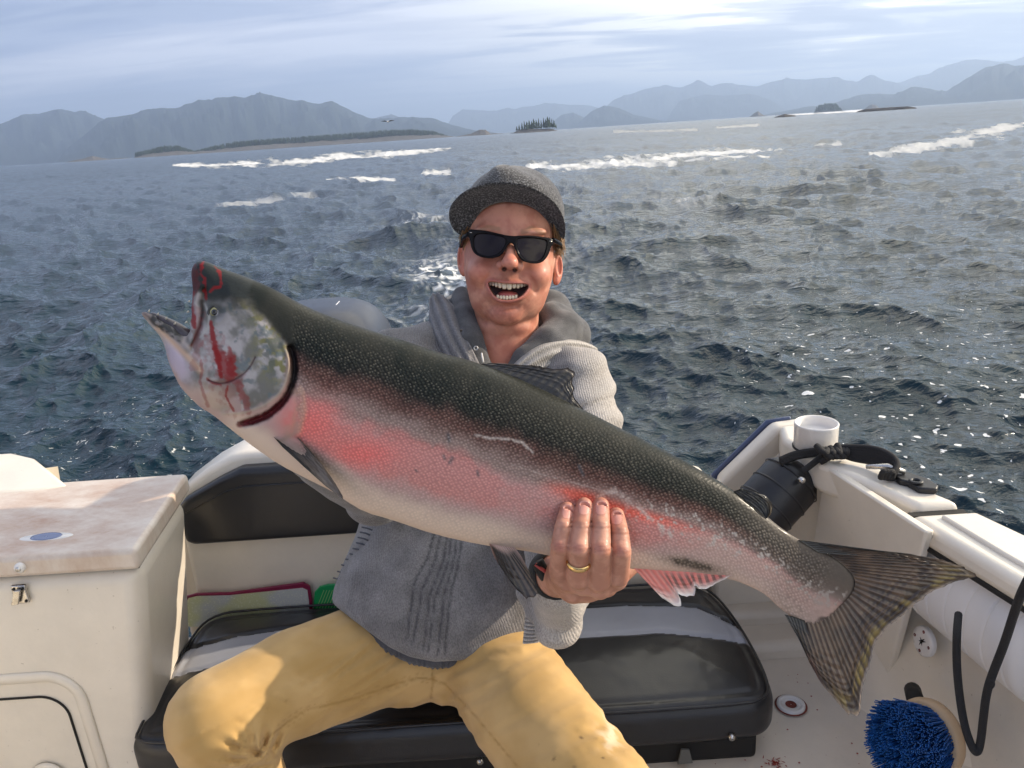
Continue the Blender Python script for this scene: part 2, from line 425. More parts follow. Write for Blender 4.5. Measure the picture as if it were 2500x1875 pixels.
nr, ncl = X0.shape; I = np.arange(nr * ncl).reshape(nr, ncl)
Q = np.stack([I[:-1, :-1], I[:-1, 1:], I[1:, 1:], I[1:, :-1]], -1).reshape(-1, 4)[:, ::-1]
mw = bpy.data.materials.new('sea_water'); mw.use_nodes = True; nt = mw.node_tree; b = nt.nodes['Principled BSDF']
g = N(nt, 'ShaderNodeNewGeometry')
fo = N(nt, 'ShaderNodeAttribute', attribute_name='foam'); bb = N(nt, 'ShaderNodeAttribute', attribute_name='bub'); mo = N(nt, 'ShaderNodeAttribute', attribute_name='mott')
ln = N(nt, 'ShaderNodeVectorMath', operation='LENGTH'); L(nt, g.outputs['Position'], ln.inputs[0])
n1 = N(nt, 'ShaderNodeTexNoise', i_Scale=7.0, i_Detail=6.0, i_Roughness=.6); L(nt, g.outputs['Position'], n1.inputs[0])
# small foam flakes: cells of a warped voronoi, kept where a random value is high
wn = N(nt, 'ShaderNodeTexNoise', i_Scale=9.0, i_Detail=3.0); L(nt, g.outputs['Position'], wn.inputs[0])
wp = N(nt, 'ShaderNodeVectorMath', operation='MULTIPLY_ADD'); L(nt, wn.outputs['Color'], wp.inputs[0]); wp.inputs[1].default_value = (.16, .16, 0); L(nt, g.outputs['Position'], wp.inputs[2])
flat = N(nt, 'ShaderNodeVectorMath', operation='MULTIPLY'); flat.inputs[1].default_value = (1, 1, 0); L(nt, wp.outputs[0], flat.inputs[0])
def flakes(scale, rmax, keep):
    vo = N(nt, 'ShaderNodeTexVoronoi', i_Scale=scale); vo.feature = 'F1'; vo.voronoi_dimensions = '2D'; L(nt, flat.outputs[0], vo.inputs[0])
    sp = N(nt, 'ShaderNodeSeparateColor'); L(nt, vo.outputs['Color'], sp.inputs[0])
    r = math_(nt, 'MULTIPLY', math_(nt, 'SUBTRACT', sp.outputs[0], keep), rmax / (1 - keep))
    rr = math_(nt, 'MULTIPLY', r, bb.outputs['Fac'])
    return math_(nt, 'GREATER_THAN', math_(nt, 'SUBTRACT', rr, vo.outputs['Distance']), 0.0)
fl = math_(nt, 'MAXIMUM', flakes(5.0, .27, .74), flakes(15.0, .30, .84))
fw_n = N(nt, 'ShaderNodeTexNoise', i_Scale=14.0, i_Detail=5.0, i_Roughness=.7); L(nt, flat.outputs[0], fw_n.inputs[0])
lace = math_(nt, 'MULTIPLY', math_(nt, 'GREATER_THAN', fw_n.outputs[0], .635), math_(nt, 'GREATER_THAN', mo.outputs['Fac'], .25))
fm = math_(nt, 'MAXIMUM', math_(nt, 'MULTIPLY', fo.outputs['Fac'], math_(nt, 'MULTIPLY_ADD', n1.outputs[0], 1.1, .42)), math_(nt, 'MAXIMUM', fl, math_(nt, 'MULTIPLY', lace, .75)), clamp=True)
fm = math_(nt, 'MINIMUM', fm, .96)
sw = N(nt, 'ShaderNodeTexNoise', i_Scale=.35, i_Detail=3.0); L(nt, g.outputs['Position'], sw.inputs[0])
body = mixc(nt, sw.outputs[0], (.0015, .012, .022), (.003, .024, .033))
L(nt, mixc(nt, fm, body, (.78, .78, .76)), b.inputs['Base Color'])
far = math_(nt, 'DIVIDE', ln.outputs['Value'], 130.0, clamp=True)
L(nt, math_(nt, 'ADD', math_(nt, 'MULTIPLY', fm, .6), math_(nt, 'MULTIPLY_ADD', math_(nt, 'POWER', far, .7), .20, .03), clamp=True), b.inputs['Roughness'])
b.inputs['IOR'].default_value = 1.33
m2 = N(nt, 'ShaderNodeMapping'); m2.inputs['Scale'].default_value = (1, 1.7, 1); m2.inputs['Rotation'].default_value = (0, 0, .5); L(nt, g.outputs['Position'], m2.inputs[0])
n2 = N(nt, 'ShaderNodeTexNoise', i_Scale=3.5, i_Detail=5.0, i_Roughness=.55, i_Distortion=.4); L(nt, m2.outputs[0], n2.inputs[0])
bp = N(nt, 'ShaderNodeBump', i_Strength=1.0, i_Distance=.07); L(nt, math_(nt, 'ADD', n2.outputs[0], math_(nt, 'MULTIPLY', fm, .12)), bp.inputs['Height']); L(nt, bp.outputs[0], b.inputs['Normal'])
L(nt, math_(nt, 'MULTIPLY_ADD', fm, -.45, .5), b.inputs['Specular IOR Level'])
mesh_obj('sea', VV, Q, mw, kind='structure', attrs=dict(foam=foam.ravel(), bub=bub.ravel(), mott=mott.ravel()))
# the rest of the sea, behind and beside the boat
bk = np.radians(np.linspace(50, 306, 60)); rb = np.array([0.0, 6, 60, 600, 6000, 45000.])
Vb = [(r * math.sin(a), r * math.cos(a), -.05) for r in rb for a in bk]
Fb = [(i * 60 + j, i * 60 + j + 1, (i + 1) * 60 + j + 1, (i + 1) * 60 + j) for i in range(5) for j in range(59)]
me = mesh_obj('sea_astern', np.array(Vb), [f[::-1] for f in Fb], mw, kind='structure', attrs=dict(foam=np.zeros(len(Vb)), bub=np.zeros(len(Vb)), mott=np.zeros(len(Vb))))

# ------------------------------------------------------------------ mountains: ridges with real depth
def hz(u): return 405 - .066 * u
m_hill = mat('forest_hill', (.018, .026, .026), .95, var=(.01, .25), spec=.05)
m_rock = mat('coast_rock', (.10, .09, .08), .9, var=(.3, .5), spec=.2)
def ridge(name, pts, dist, depth, matl, rough=3.0, base=1.0, seed=0, n=420, parent=None, **kw):
    """outline given as (u, v) in the picture at distance dist -> a hill range with front and back slopes"""
    pts = np.array(pts, float); us = np.linspace(pts[0, 0], pts[-1, 0], n)
    vs = np.interp(us, pts[:, 0], pts[:, 1]); k = np.hanning(max(3, n // 60) | 1); k /= k.sum(); vs2 = np.convolve(np.pad(vs, len(k) // 2, 'edge'), k, 'valid')
    nn = fbm(np.stack([us / 26, us * 0], -1), 1.0, 5, seed + 2) - .5
    hgt = np.clip(hz(us) - (vs2 - nn * rough * 2), 0, None) ; ed = np.clip(np.minimum(us - us[0], us[-1] - us) / 25, 0, 1)
    rows = 26; V = np.zeros((rows, n, 3)); s = np.linspace(-1, 1, rows)
    top = np.array([P(u, v, 1) for u, v in zip(us, hz(us) - hgt)]) - CAM
    hor = np.hypot(top[:, 0], top[:, 1]); dirx, diry, slope = top[:, 0] / hor, top[:, 1] / hor, top[:, 2] / hor
    H = np.clip(slope * dist + EYE, 0, None)
    H = H * np.sqrt(ed) + 0.0
    for i, q in enumerate(s):
        r = dist + depth * q
        prof = (1 - abs(q)) ** .8
        nz2 = fbm(np.stack([us / 30 + 0 * us, np.full(n, q * 4)], -1), 1.0, 5, seed + 9)
        h = H * prof * (1 + (nz2 - .5) * 1.1 * (abs(q) > 1e-6) * min(1, abs(q) * 3)) * (1 if q < 0.01 else .9)
        V[i] = np.stack([dirx * r, diry * r, np.where(abs(q) > .999, -6, h - 3 * abs(q))], -1)
    V = V.reshape(-1, 3); I = np.arange(rows * n).reshape(rows, n)
    Qh = np.stack([I[:-1, :-1], I[:-1, 1:], I[1:, 1:], I[1:, :-1]], -1).reshape(-1, 4)[:, ::-1]
    return mesh_obj(name, V, Qh, matl, parent, kind='structure', **kw)
ridge('hills', [(-1500, 500), (-1200, 450), (-900, 420), (-650, 365), (-420, 335), (-200, 320), (0, 300), (60, 278), (150, 263), (200, 270), (255, 290), (330, 330), (420, 372)], 7600, 1500, m_hill, 2, seed=1)
ridge('hills', [(130, 395), (200, 330), (260, 288), (330, 272), (380, 258), (420, 262), (480, 240), (560, 233), (600, 235), (640, 227), (680, 234), (730, 244), (780, 250), (812, 243), (850, 262), (900, 287), (960, 286), (1010, 284), (1055, 286), (1100, 303), (1160, 318), (1215, 322)], 6200, 1300, m_hill, 2, seed=2)
ridge('hills', [(880, 300), (930, 283), (955, 277), (990, 290), (1040, 305)], 9000, 800, m_hill, 1.5, seed=3)
ridge('hills', [(1080, 300), (1130, 265), (1200, 268), (1260, 262), (1330, 250), (1420, 256), (1480, 262), (1560, 290)], 12500, 1500, m_hill, 2.5, seed=4)
ridge('hills', [(1330, 312), (1370, 280), (1400, 274), (1430, 290), (1470, 308)], 7600, 800, m_hill, 1.5, seed=5)
ridge('hills', [(1400, 308), (1440, 275), (1475, 254), (1510, 262), (1550, 280), (1620, 295), (1700, 292)], 7000, 800, m_hill, 1.5, seed=6)
ridge('hills', [(1440, 300), (1500, 240), (1560, 222), (1620, 207), (1665, 212), (1703, 196), (1740, 206), (1790, 200), (1850, 207), (1900, 196), (1960, 190), (2040, 188), (2090, 195), (2125, 181), (2180, 200), (2260, 225), (2330, 235)], 11500, 1800, m_hill, 3, seed=7)
ridge('hills', [(1620, 295), (1660, 245), (1720, 229), (1780, 232), (1830, 228), (1870, 240), (1930, 270), (1990, 275)], 9200, 1000, m_hill, 2, seed=8)
ridge('hills', [(1850, 283), (1960, 262), (2040, 250), (2100, 228), (2150, 228), (2185, 230), (2225, 211), (2280, 218), (2310, 222), (2360, 190), (2410, 160), (2460, 153), (2520, 158), (2700, 150), (2900, 190), (3100, 200)], 6400, 1200, m_hill, 2, seed=9)
ridge('hills', [(2150, 215), (2240, 185), (2330, 150), (2380, 142), (2450, 150), (2560, 120), (2700, 125)], 12500, 1500, m_hill, 3, seed=10)

# wooded islands: a rocky base and the wood as one mass of trees
m_tree = mat('spruce_foliage', (.030, .045, .022), .9, var=(.12, .45), spec=.1)
m_bark = mat('tree_bark', (.09, .065, .05), .9)
def cone_tree(base, h, r, seed, tiers=6, seg=7):
    q = np.random.default_rng(seed); parts = []; V = []; Fc = []
    for t in range(tiers):
        z0 = h * (.14 + .80 * t / tiers); z1 = z0 + h * .30; rr2 = r * (1 - t / tiers) ** .8 * q.uniform(.75, 1.2); o = len(V)
        V.append(np.array([q.normal() * r * .06, q.normal() * r * .06, min(z1, h)]))
        for j in range(seg):
            a = 2 * math.pi * j / seg + q.uniform(0, .6); e = rr2 * q.uniform(.55, 1.15); V.append(np.array([e * math.cos(a), e * math.sin(a), z0 + q.uniform(-.04, .03) * h]))
        for j in range(seg): Fc.append((o, o + 1 + j, o + 1 + (j + 1) % seg))
        Fc.append(tuple(o + 1 + j for j in range(seg))[::-1])
    return np.array(V) + base, Fc
def wood(name, u0, u1, topf, dist, count, hpx, seed, label=None):
    q = np.random.default_rng(seed); parts = []
    for i in range(count):
        u = q.uniform(u0, u1); dd = dist * q.uniform(.99, 1.03); d = ray(u, hz(u)); hh = np.hypot(d[0], d[1])
        total = max(.5, topf(u)) * dist / F                # metres above the water of the tree tops
        th = min(hpx * dist / F, total * .9) * q.uniform(.7, 1.12)
        base = np.array([d[0] / hh * dd, d[1] / hh * dd, max(-.5, total * q.uniform(.72, 1.02) - th)])
        parts.append(cone_tree(base, th, th * q.uniform(.22, .34), seed * 1000 + i, 4, 5))
    V, Fc = join(parts)
    return mesh_obj(name, V, Fc, m_tree, smooth=False, kind='stuff', label=label, cat='trees')
isl = [(325, 372), (350, 368), (405, 356), (440, 355), (475, 366), (520, 356), (570, 346), (640, 340), (720, 334), (800, 328), (880, 322), (950, 316), (1010, 315), (1060, 318), (1092, 328), (1110, 333)]
isv = np.array(isl, float)
ridge('island', [(u, v * .45 + .55 * hz(u)) for u, v in isl], 2100, 90, m_rock, 1, seed=20)
wood('forest', 332, 1095, lambda u: hz(u) - np.interp(u, isv[:, 0], isv[:, 1]), 2100, 2600, 13, 21, 'long low wooded island under the broad blue mountain at left')
ridge('island', [(160, 394), (200, 388), (225, 380), (250, 386), (275, 388), (320, 384)], 2300, 50, m_rock, 1.5, seed=22)
ridge('island', [(1110, 334), (1150, 326), (1170, 317), (1185, 316), (1200, 328), (1230, 328)], 1700, 40, m_rock, 1.5, seed=23)
# near islet with separate spruces
ridge('islet', [(1246, 326), (1262, 316), (1290, 313), (1330, 314), (1352, 313), (1362, 324)], 1150, 22, m_rock, 1.2, seed=24)
q = np.random.default_rng(5); tl = []
for i, (u, top) in enumerate([(1262, 309), (1268, 305), (1275, 301), (1281, 297), (1287, 299), (1293, 295), (1299, 297), (1304, 292), (1310, 294), (1316, 291), (1322, 295), (1328, 289), (1333, 292), (1338, 287), (1343, 288), (1348, 291), (1353, 294), (1358, 303)]):
    d = ray(u, hz(u)); hh = np.hypot(d[0], d[1]); D = 1150 + q.uniform(-6, 8); bz = 3.2
    H = (hz(u) - top) * 1150 / F + EYE - bz; base = np.array([d[0] / hh * D, d[1] / hh * D, bz])
    t = empty('spruce_tree', base, 'dark narrow spruce in the row of trees on the small rocky islet above the cap', 'tree', 'spruces on the small islet')
    V, Fc = cone_tree(base, H, H * q.uniform(.16, .30), 300 + i, 7, 8); mesh_obj('crown', V, Fc, m_tree, t, smooth=False)
    V, Fc = tube([base - [0, 0, 1], base + [0, 0, H * .5]], [.35, .15], 6); mesh_obj('trunk', V, Fc, m_bark, t)
def topc(pts):
    a = np.array(pts, float); return lambda u: hz(u) - np.interp(u, a[:, 0], a[:, 1])
w2 = [(1986, 272), (1995, 258), (2010, 253), (2040, 252), (2052, 262), (2062, 272)]
ridge('islet', [(u, v * .3 + .7 * hz(u)) for u, v in w2], 2600, 40, m_rock, .5, seed=26)
wood('forest', 1990, 2056, topc(w2), 2600, 150, 15, 27, 'clump of trees on the hazy islet beyond the white surf at right')
w3 = [(1828, 285), (1840, 272), (1850, 270), (1862, 278), (1875, 284)]
ridge('islet', w3, 2900, 40, m_rock, 1, seed=28)
w4 = [(2108, 264), (2120, 255), (2140, 252), (2150, 262)]
ridge('islet', w4, 3100, 40, m_rock, 1, seed=29)
ridge('reef', [(1890, 281), (1903, 279), (1915, 278), (1930, 279), (1945, 283)], 620, 9, m_rock, .8, seed=30)
ridge('reef', [(2090, 268), (2130, 264), (2180, 261), (2215, 262), (2240, 259)], 640, 7, m_rock, .8, seed=31)
# gull over the far water
gc = P(947, 297, 60)
def wing(s):
    pts = [(0, 0, 0), (s * .22, .05, .10), (s * .50, .0, .06), (s * .50, -.06, .06), (s * .2, -.12, .09), (0, -.12, 0)]
    top = [np.array(p) + gc for p in pts]; return prism([p - np.array([0, 0, .015]) for p in top], top)
m_gull = mat('gull_feathers', (.45, .45, .47), .8); m_gulld = mat('gull_wing_tips', (.12, .12, .13), .8)
gull = empty('gull', gc, 'small gull in flight in front of the hazy mountain left of the cap', 'bird')
V, Fc = lathe([(0.001, -.2), (.05, -.12), (.07, 0), (.05, .12), (.025, .2), (0.001, .25)], gc, (.3, 1, 0), 10); mesh_obj('body', V, Fc, m_gull, gull)
for s in (-1, 1): bm_obj('wing', wing(s), m_gulld, gull, smooth=False)

# haze over the water
bmh = boxbm(-26000, 26000, -900, 26000, -7, 900)
mh = bpy.data.materials.new('sea_haze'); mh.use_nodes = True; nt = mh.node_tree; nt.nodes.clear()
pv = N(nt, 'ShaderNodeVolumePrincipled'); pv.inputs['Color'].default_value = (.52, .69, 1.0, 1); pv.inputs['Density'].default_value = 1.6e-4; pv.inputs['Anisotropy'].default_value = .3
o_ = N(nt, 'ShaderNodeOutputMaterial'); L(nt, pv.outputs[0], o_.inputs['Volume'])
bm_obj('haze', bmh, mh, smooth=False, kind='stuff', label='pale blue haze lying over the water and hiding the feet of the mountains', cat='haze')
# ------------------------------------------------------------------ boat
def gel(name, base, stain=.0):
    """moulded fibreglass: faint mottling, grime and tiny specks"""
    m = bpy.data.materials.new(name); m.use_nodes = True; nt = m.node_tree; b = nt.nodes['Principled BSDF']
    g = N(nt, 'ShaderNodeNewGeometry')
    n = N(nt, 'ShaderNodeTexNoise', i_Scale=5.0, i_Detail=7.0, i_Roughness=.65); L(nt, g.outputs['Position'], n.inputs[0])
    c = mixc(nt, 1.0, base, ramp(nt, n.outputs[0], [(.3, .88), (.7, 1.05)], 'LINEAR'), 'MULTIPLY')
    n2 = N(nt, 'ShaderNodeTexNoise', i_Scale=130.0, i_Detail=2.0); L(nt, g.outputs['Position'], n2.inputs[0])
    sp = ramp(nt, n2.outputs[0], [(.74, 0), (.78, 1)], 'LINEAR'); c = mixc(nt, math_(nt, 'MULTIPLY', sp, .45), c, (.22, .15, .09))
    if stain:
        mp = N(nt, 'ShaderNodeMapping'); mp.inputs['Scale'].default_value = (9, 16, 5); mp.inputs['Rotation'].default_value = (0, 0, .6); L(nt, g.outputs['Position'], mp.inputs[0])
        n3 = N(nt, 'ShaderNodeTexNoise', i_Scale=1.0, i_Detail=9.0, i_Roughness=.72); L(nt, mp.outputs[0], n3.inputs[0])
        ds = N(nt, 'ShaderNodeVectorMath', operation='DISTANCE'); L(nt, g.outputs['Position'], ds.inputs[0]); ds.inputs[1].default_value = (-.80, 1.25, 1.51)
        r = ramp(nt, ds.outputs['Value'], [(.06, 1), (.44, 0)], 'LINEAR')
        s3 = math_(nt, 'MULTIPLY', ramp(nt, n3.outputs[0], [(.30, 0.1), (.66, 1)], 'LINEAR'), r)
        c = mixc(nt, math_(nt, 'MULTIPLY', s3, stain), c, (.36, .17, .07))
    L(nt, c, b.inputs['Base Color'])
    L(nt, math_(nt, 'MULTIPLY_ADD', n.outputs[0], .25, .22), b.inputs['Roughness'])
    b.inputs['Coat Weight'].default_value = .25; b.inputs['Coat Roughness'].default_value = .15
    bp = N(nt, 'ShaderNodeBump', i_Strength=.15, i_Distance=.002); L(nt, n2.outputs[0], bp.inputs['Height']); L(nt, bp.outputs[0], b.inputs['Normal'])
    return m
m_gel = gel('cream_gelcoat', (.79, .72, .61)); m_lid = gel('stained_gelcoat', (.78, .72, .63), .85)
m_deck = gel('deck_gelcoat', (.72, .64, .53))
m_blk = mat('black_vinyl', (.014, .014, .016), .36, bump=(420, .25, .001), var=(6, .25), coat=.1)
m_gry = mat('grey_vinyl', (.33, .34, .38), .45, bump=(500, .25, .001), var=(9, .10))
m_wht = mat('white_quilted_vinyl', (.72, .70, .68), .45, bump=(300, .15, .001), var=(7, .05))
m_rub = mat('black_rubber', (.012, .012, .014), .42, var=(30, .3), bump=(60, .2, .002))
m_rope = mat('black_braided_rope', (.018, .017, .018), .85, bump=(900, .9, .002))
m_steel = mat('stainless_steel', (.55, .53, .50), .28, metal=1, var=(60, .3))
m_dark = mat('dark_gap', (.012, .011, .010), .8)
m_pvc = mat('white_plastic', (.75, .72, .68), .3, var=(20, .05))
boat = empty('boat', (0, 1.2, 1.02), 'open cream motorboat stern with black seat, livewell box and gunwale rod holders', 'boat')

# hull skin outside the gunwales (starboard and port) down into the water
gw = [(.565, 1.52), (.568, 1.47), (.614, 1.372), (.645, 1.208), (.707, 1.072), (.742, 1.0), (.80, .80), (.86, .50), (.92, -.3)]
def hull_side(s, pts):
    V = []; n = len(pts)
    for z, k in ((1.47, 0), (1.36, .01), (1.2, -.01), (.7, -.06), (.15, -.14), (-.4, -.25)):
        for x, y in pts: V.append((s * (x + k), y, z))
    r = 6; Fc = [(i * n + j, i * n + j + 1, (i + 1) * n + j + 1, (i + 1) * n + j) for i in range(r - 1) for j in range(n - 1)]
    return np.array(V), Fc
V, Fc = hull_side(1, gw); mesh_obj('hull_side', V, Fc, m_gel, boat)
pw = [(1.00, 1.58), (1.04, 1.57), (1.15, 1.40), (1.2, 1.0), (1.22, -.3)]
V, Fc = hull_side(-1, pw); mesh_obj('hull_side', V, Fc, m_gel, boat)
bm_obj('transom_outer', boxbm(-.8, .42, 1.585, 1.62, .0, 1.30), m_gel, boat, bevel=.01)

# starboard gunwale: aft cap, sloping corner and the hatch section nearer the camera
def slab(poly, z0, z1): return prism([(x, y, z0) for x, y in poly], [(x, y, z1) for x, y in poly])
capA = [(.537, 1.47), (.565, 1.472), (.590, 1.435), (.614, 1.372), (.645, 1.208), (.697, 1.098), (.628, 1.098), (.575, 1.225), (.545, 1.275), (.520, 1.40)]
bm_obj('gunwale', slab(capA, 1.44, 1.5), m_gel, boat, bevel=.012, seg=4)
capB = [(.604, 1.084), (.703, 1.084), (.742, 1.0), (.80, .80), (.86, .50), (.89, .2), (.74, .2), (.70, .55), (.655, .88)]
bm_obj('gunwale', slab(capB, 1.455, 1.494), m_gel, boat, bevel=.014, seg=4)
capC = [(.645, 1.065), (.700, 1.065), (.728, .985), (.782, .79), (.835, .50), (.76, .50), (.705, .80), (.668, .95)]
bm_obj('hatch_cover', slab(capC, 1.49, 1.500), m_gel, boat, bevel=.004, seg=3)
bm_obj('hatch_gasket', slab([(.612, 1.098), (.70, 1.098), (.70, 1.084), (.608, 1.084)], 1.43, 1.4885), m_dark, boat)
V, Fc = tube([(.612, 1.08, 1.455), (.662, .88, 1.455), (.71, .55, 1.455), (.75, .2, 1.455)], .006, 8); mesh_obj('gasket', V, Fc, m_dark, boat)
# sloping corner coaming, its face and the rub rail behind it
co = [(.420, 1.380), (.533, 1.494), (.62, 1.50), (.62, 1.0), (.405, 1.0)]
bm_obj('corner_coaming', prism([(x, 1.47, z) for x, z in co], [(x, 1.512, z) for x, z in co]), m_gel, boat, bevel=.012, seg=4)
rec = [(.455, 1.36), (.540, 1.440), (.556, 1.435), (.565, 1.20), (.455, 1.20)]
bm_obj('corner_recess', prism([(x, 1.464, z) for x, z in rec], [(x, 1.472, z) for x, z in rec]), m_gel, boat, bevel=.004, seg=2)
bm_obj('rub_rail', prism([(x, y, z) for x, y, z in [(.412, 1.513, 1.375), (.527, 1.513, 1.493), (.575, 1.505, 1.502), (.575, 1.505, 1.47), (.53, 1.513, 1.46), (.412, 1.513, 1.345)]],
                         [(x, y + .012, z) for x, y, z in [(.412, 1.513, 1.375), (.527, 1.513, 1.493), (.575, 1.505, 1.502), (.575, 1.505, 1.47), (.53, 1.513, 1.46), (.412, 1.513, 1.345)]]),
       mat('blue_rub_rail', (.05, .07, .14), .35), boat, bevel=.004)
# rod holder cup
c = at_z(1990, 1090, 1.5)
V, Fc = lathe([(.037, 0), (.039, .003), (.0395, .045), (.040, .0475), (.0385, .049), (.0365, .048), (.0350, .044), (.0345, .030), (.001, .029)], c + [0, 0, .0], (0, 0, 1), 48)
mesh_obj('rod_holder', V, Fc, m_pvc, boat)
V, Fc = lathe([(.0412, -.001), (.0412, .002), (.037, .002)], c, (0, 0, 1), 40); mesh_obj('holder_seal', V, Fc, m_dark, boat)
# mounting plate on the gunwale, clipped corners and a bore
mp_ = [at_z(u, v, 1.5) for u, v in [(2183, 1166), (2196, 1163), (2216, 1165), (2226, 1169), (2262, 1181), (2290, 1199), (2286, 1208), (2243, 1206), (2214, 1189), (2196, 1185), (2186, 1178)]]
pl = bm_obj('mounting_plate', prism([p for p in mp_], [p + [0, 0, .011] for p in mp_]), m_rub, boat, bevel=.0025)
c = at_z(2236, 1177, 1.512); V, Fc = lathe([(.0055, .0), (.010, .0), (.0115, .002), (.010, .004), (.0065, .004), (.0055, .001)], c, (0, 0, 1), 20); mesh_obj('bore_ring', V, Fc, m_rub, boat)
# inner wall under the gunwale, the deck and the ledge in the corner
iw = [(.575, 1.47), (.600, 1.26), (.668, 1.10), (.715, .88), (.765, .55), (.81, .1)]; ib = [(.62, 1.47), (.655, 1.26), (.700, 1.09), (.735, .88), (.785, .55), (.83, .1)]
V = [(x, y, 1.455) for x, y in iw] + [(x, y, 1.25) for x, y in [((a[0] + b_[0]) / 2 + .012, a[1]) for a, b_ in zip(iw, ib)]] + [(x, y, 1.06) for x, y in ib] + [(x - .03, y, 1.016) for x, y in ib]
Fc = [(k * 6 + i, k * 6 + i + 1, (k + 1) * 6 + i + 1, (k + 1) * 6 + i) for k in range(3) for i in range(5)]
mesh_obj('inner_wall', np.array(V), Fc, m_deck, boat)
bm_obj('deck', boxbm(-1.1, .72, 1.0, 1.58, .96, 1.02), m_deck, boat, bevel=.01)
bm_obj('sole', boxbm(-1.1, .95, -.8, .99, .70, .76), m_deck, boat, bevel=.01)
bm_obj('corner_ledge', boxbm(.36, .60, 1.36, 1.48, 1.0, 1.055), m_deck, boat, bevel=.018, seg=4)
bm_obj('corner_ledge', boxbm(.40, .60, 1.43, 1.48, 1.03, 1.085), m_deck, boat, bevel=.015, seg=4)
# gutter line on the deck
V, Fc = tube([(.50, 1.30, 1.0215), (.56, 1.18, 1.0215), (.60, 1.0, 1.0215)], .006, 8); pass
# standing side panel (folded transom step)
TL, TR, BR, BL = at_x(2011, 1137, .55), at_x(2261, 1300, .60), at_z(2148, 1719, 1.022), at_z(1952, 1560, 1.022)
d_ = np.array([.016, .004, 0])
bm_obj('side_panel', prism([BL, BR, TR, TL], [BL + d_, BR + d_, TR + d_, TL + d_]), m_gel, boat, bevel=.004, seg=2)
# drain
c = at_z(1931, 1722, 1.023)
V, Fc = lathe([(.026, -.001), (.026, .004), (.020, .006), (.018, .003)], c, (0, 0, 1), 32); mesh_obj('drain_ring', V, Fc, m_pvc, boat)
V, Fc = lathe([(.0175, .0035), (.012, .0038), (.011, .001), (.001, .001)], c, (0, 0, 1), 28); mesh_obj('drain_cap', V, Fc, m_pvc, boat)
m_rust = mat('old_blood_stain', (.16, .03, .02), .6, var=(60, .5))
V, Fc = lathe([(.0105, .0022), (.001, .0022)], c, (0, 0, 1), 20); mesh_obj('drain_stain', V, Fc, m_rust, boat)
V, Fc = lathe([(.0265, .0008), (.030, .0006)], c, (0, 0, 1), 32); mesh_obj('drain_stain', V, Fc, m_rust, boat)
# blood smear and drops on the deck
qq = np.random.default_rng(4); parts = []
c = at_z(1892, 1862, 1.0225)
for i in range(46):
    a = qq.uniform(0, 6.28); rr2 = abs(qq.normal()) * .009; ln_ = qq.uniform(.001, .008); p = c + [math.cos(a) * rr2 * 1.4, math.sin(a) * rr2, .0002 * (i % 5)]
    b_ = qq.uniform(0, 6.28); d = np.array([math.cos(b_), math.sin(b_), 0]); e = np.array([-d[1], d[0], 0]) * qq.uniform(.0004, .0014)
    parts.append((np.array([p - e, p + d * ln_, p + e, p - d * ln_ * .4]), [(0, 3, 2, 1)[::-1]]))
for i in range(26):
    p = np.array([qq.uniform(.28, .62), qq.uniform(1.02, 1.32), 1.0215]); r = qq.uniform(.0006, .002)
    parts.append((np.array([p + [r * math.cos(t), r * math.sin(t), 0] for t in np.linspace(0, 5.2, 6)]), [tuple(range(6))]))
V, Fc = join(parts); mesh_obj('blood_smear', V, Fc, mat('blood_smear', (.30, .03, .02), .35), boat, kind='stuff')
# two screw flanges in the wall
for u, v in ((2259, 1565), (2229, 1698)):
    c = at_x(u, v, .664 if v < 1600 else .670); nrm = Vector((-1, -.12, .10)).normalized(); c = c + np.array(nrm) * .004
    fl_o = mesh_obj('wall_flange', *lathe([(.0255, -.006), (.0255, .001), (.023, .0028), (.016, .0026), (.001, .0024)], c, nrm, 36), m_pvc, boat)
    x = nrm.orthogonal().normalized(); y = nrm.cross(x); parts = []
    for k in range(4):
        a = math.pi / 4 + k * math.pi / 2; p = Vector(c) + (x * math.cos(a) + y * math.sin(a)) * .018 + nrm * .0027
        parts.append(lathe([(.0028, 0), (.0024, .001), (.001, .0013)], p, nrm, 10))
    V, Fc = join(parts); mesh_obj('screw', V, Fc, m_rust, boat)
    if v < 1600:
        Vs = []; Fs = []; qq = np.random.default_rng(3)
        for k in range(6):
            a = 2 * math.pi * k / 6 + qq.uniform(-.4, .4); ln_ = qq.uniform(.006, .017); d = x * math.cos(a) + y * math.sin(a); e = nrm.cross(d) * .0022; p = Vector(c) + nrm * .0032
            Vs += [p - e, p + d * ln_, p + e]; Fs.append((3 * k, 3 * k + 1, 3 * k + 2))
        mesh_obj('torn_seal', np.array(Vs), Fs, m_dark, boat)

# port corner behind the livewell box
cp = [(-1.10, 1.60), (-1.03, 1.56), (-.868, 1.395), (-.93, 1.38), (-1.25, 1.38), (-1.25, 1.60)]
bm_obj('port_coaming', slab(cp, 1.30, 1.503), m_gel, boat, bevel=.012, seg=4)
c = np.array([-1.142, 1.50, 1.50]); V, Fc = lathe([(.037, 0), (.039, .003), (.0395, .046), (.0385, .048), (.0350, .046), (.034, .01)], c, (0, 0, 1), 40); mesh_obj('rod_holder', V, Fc, m_pvc, boat)

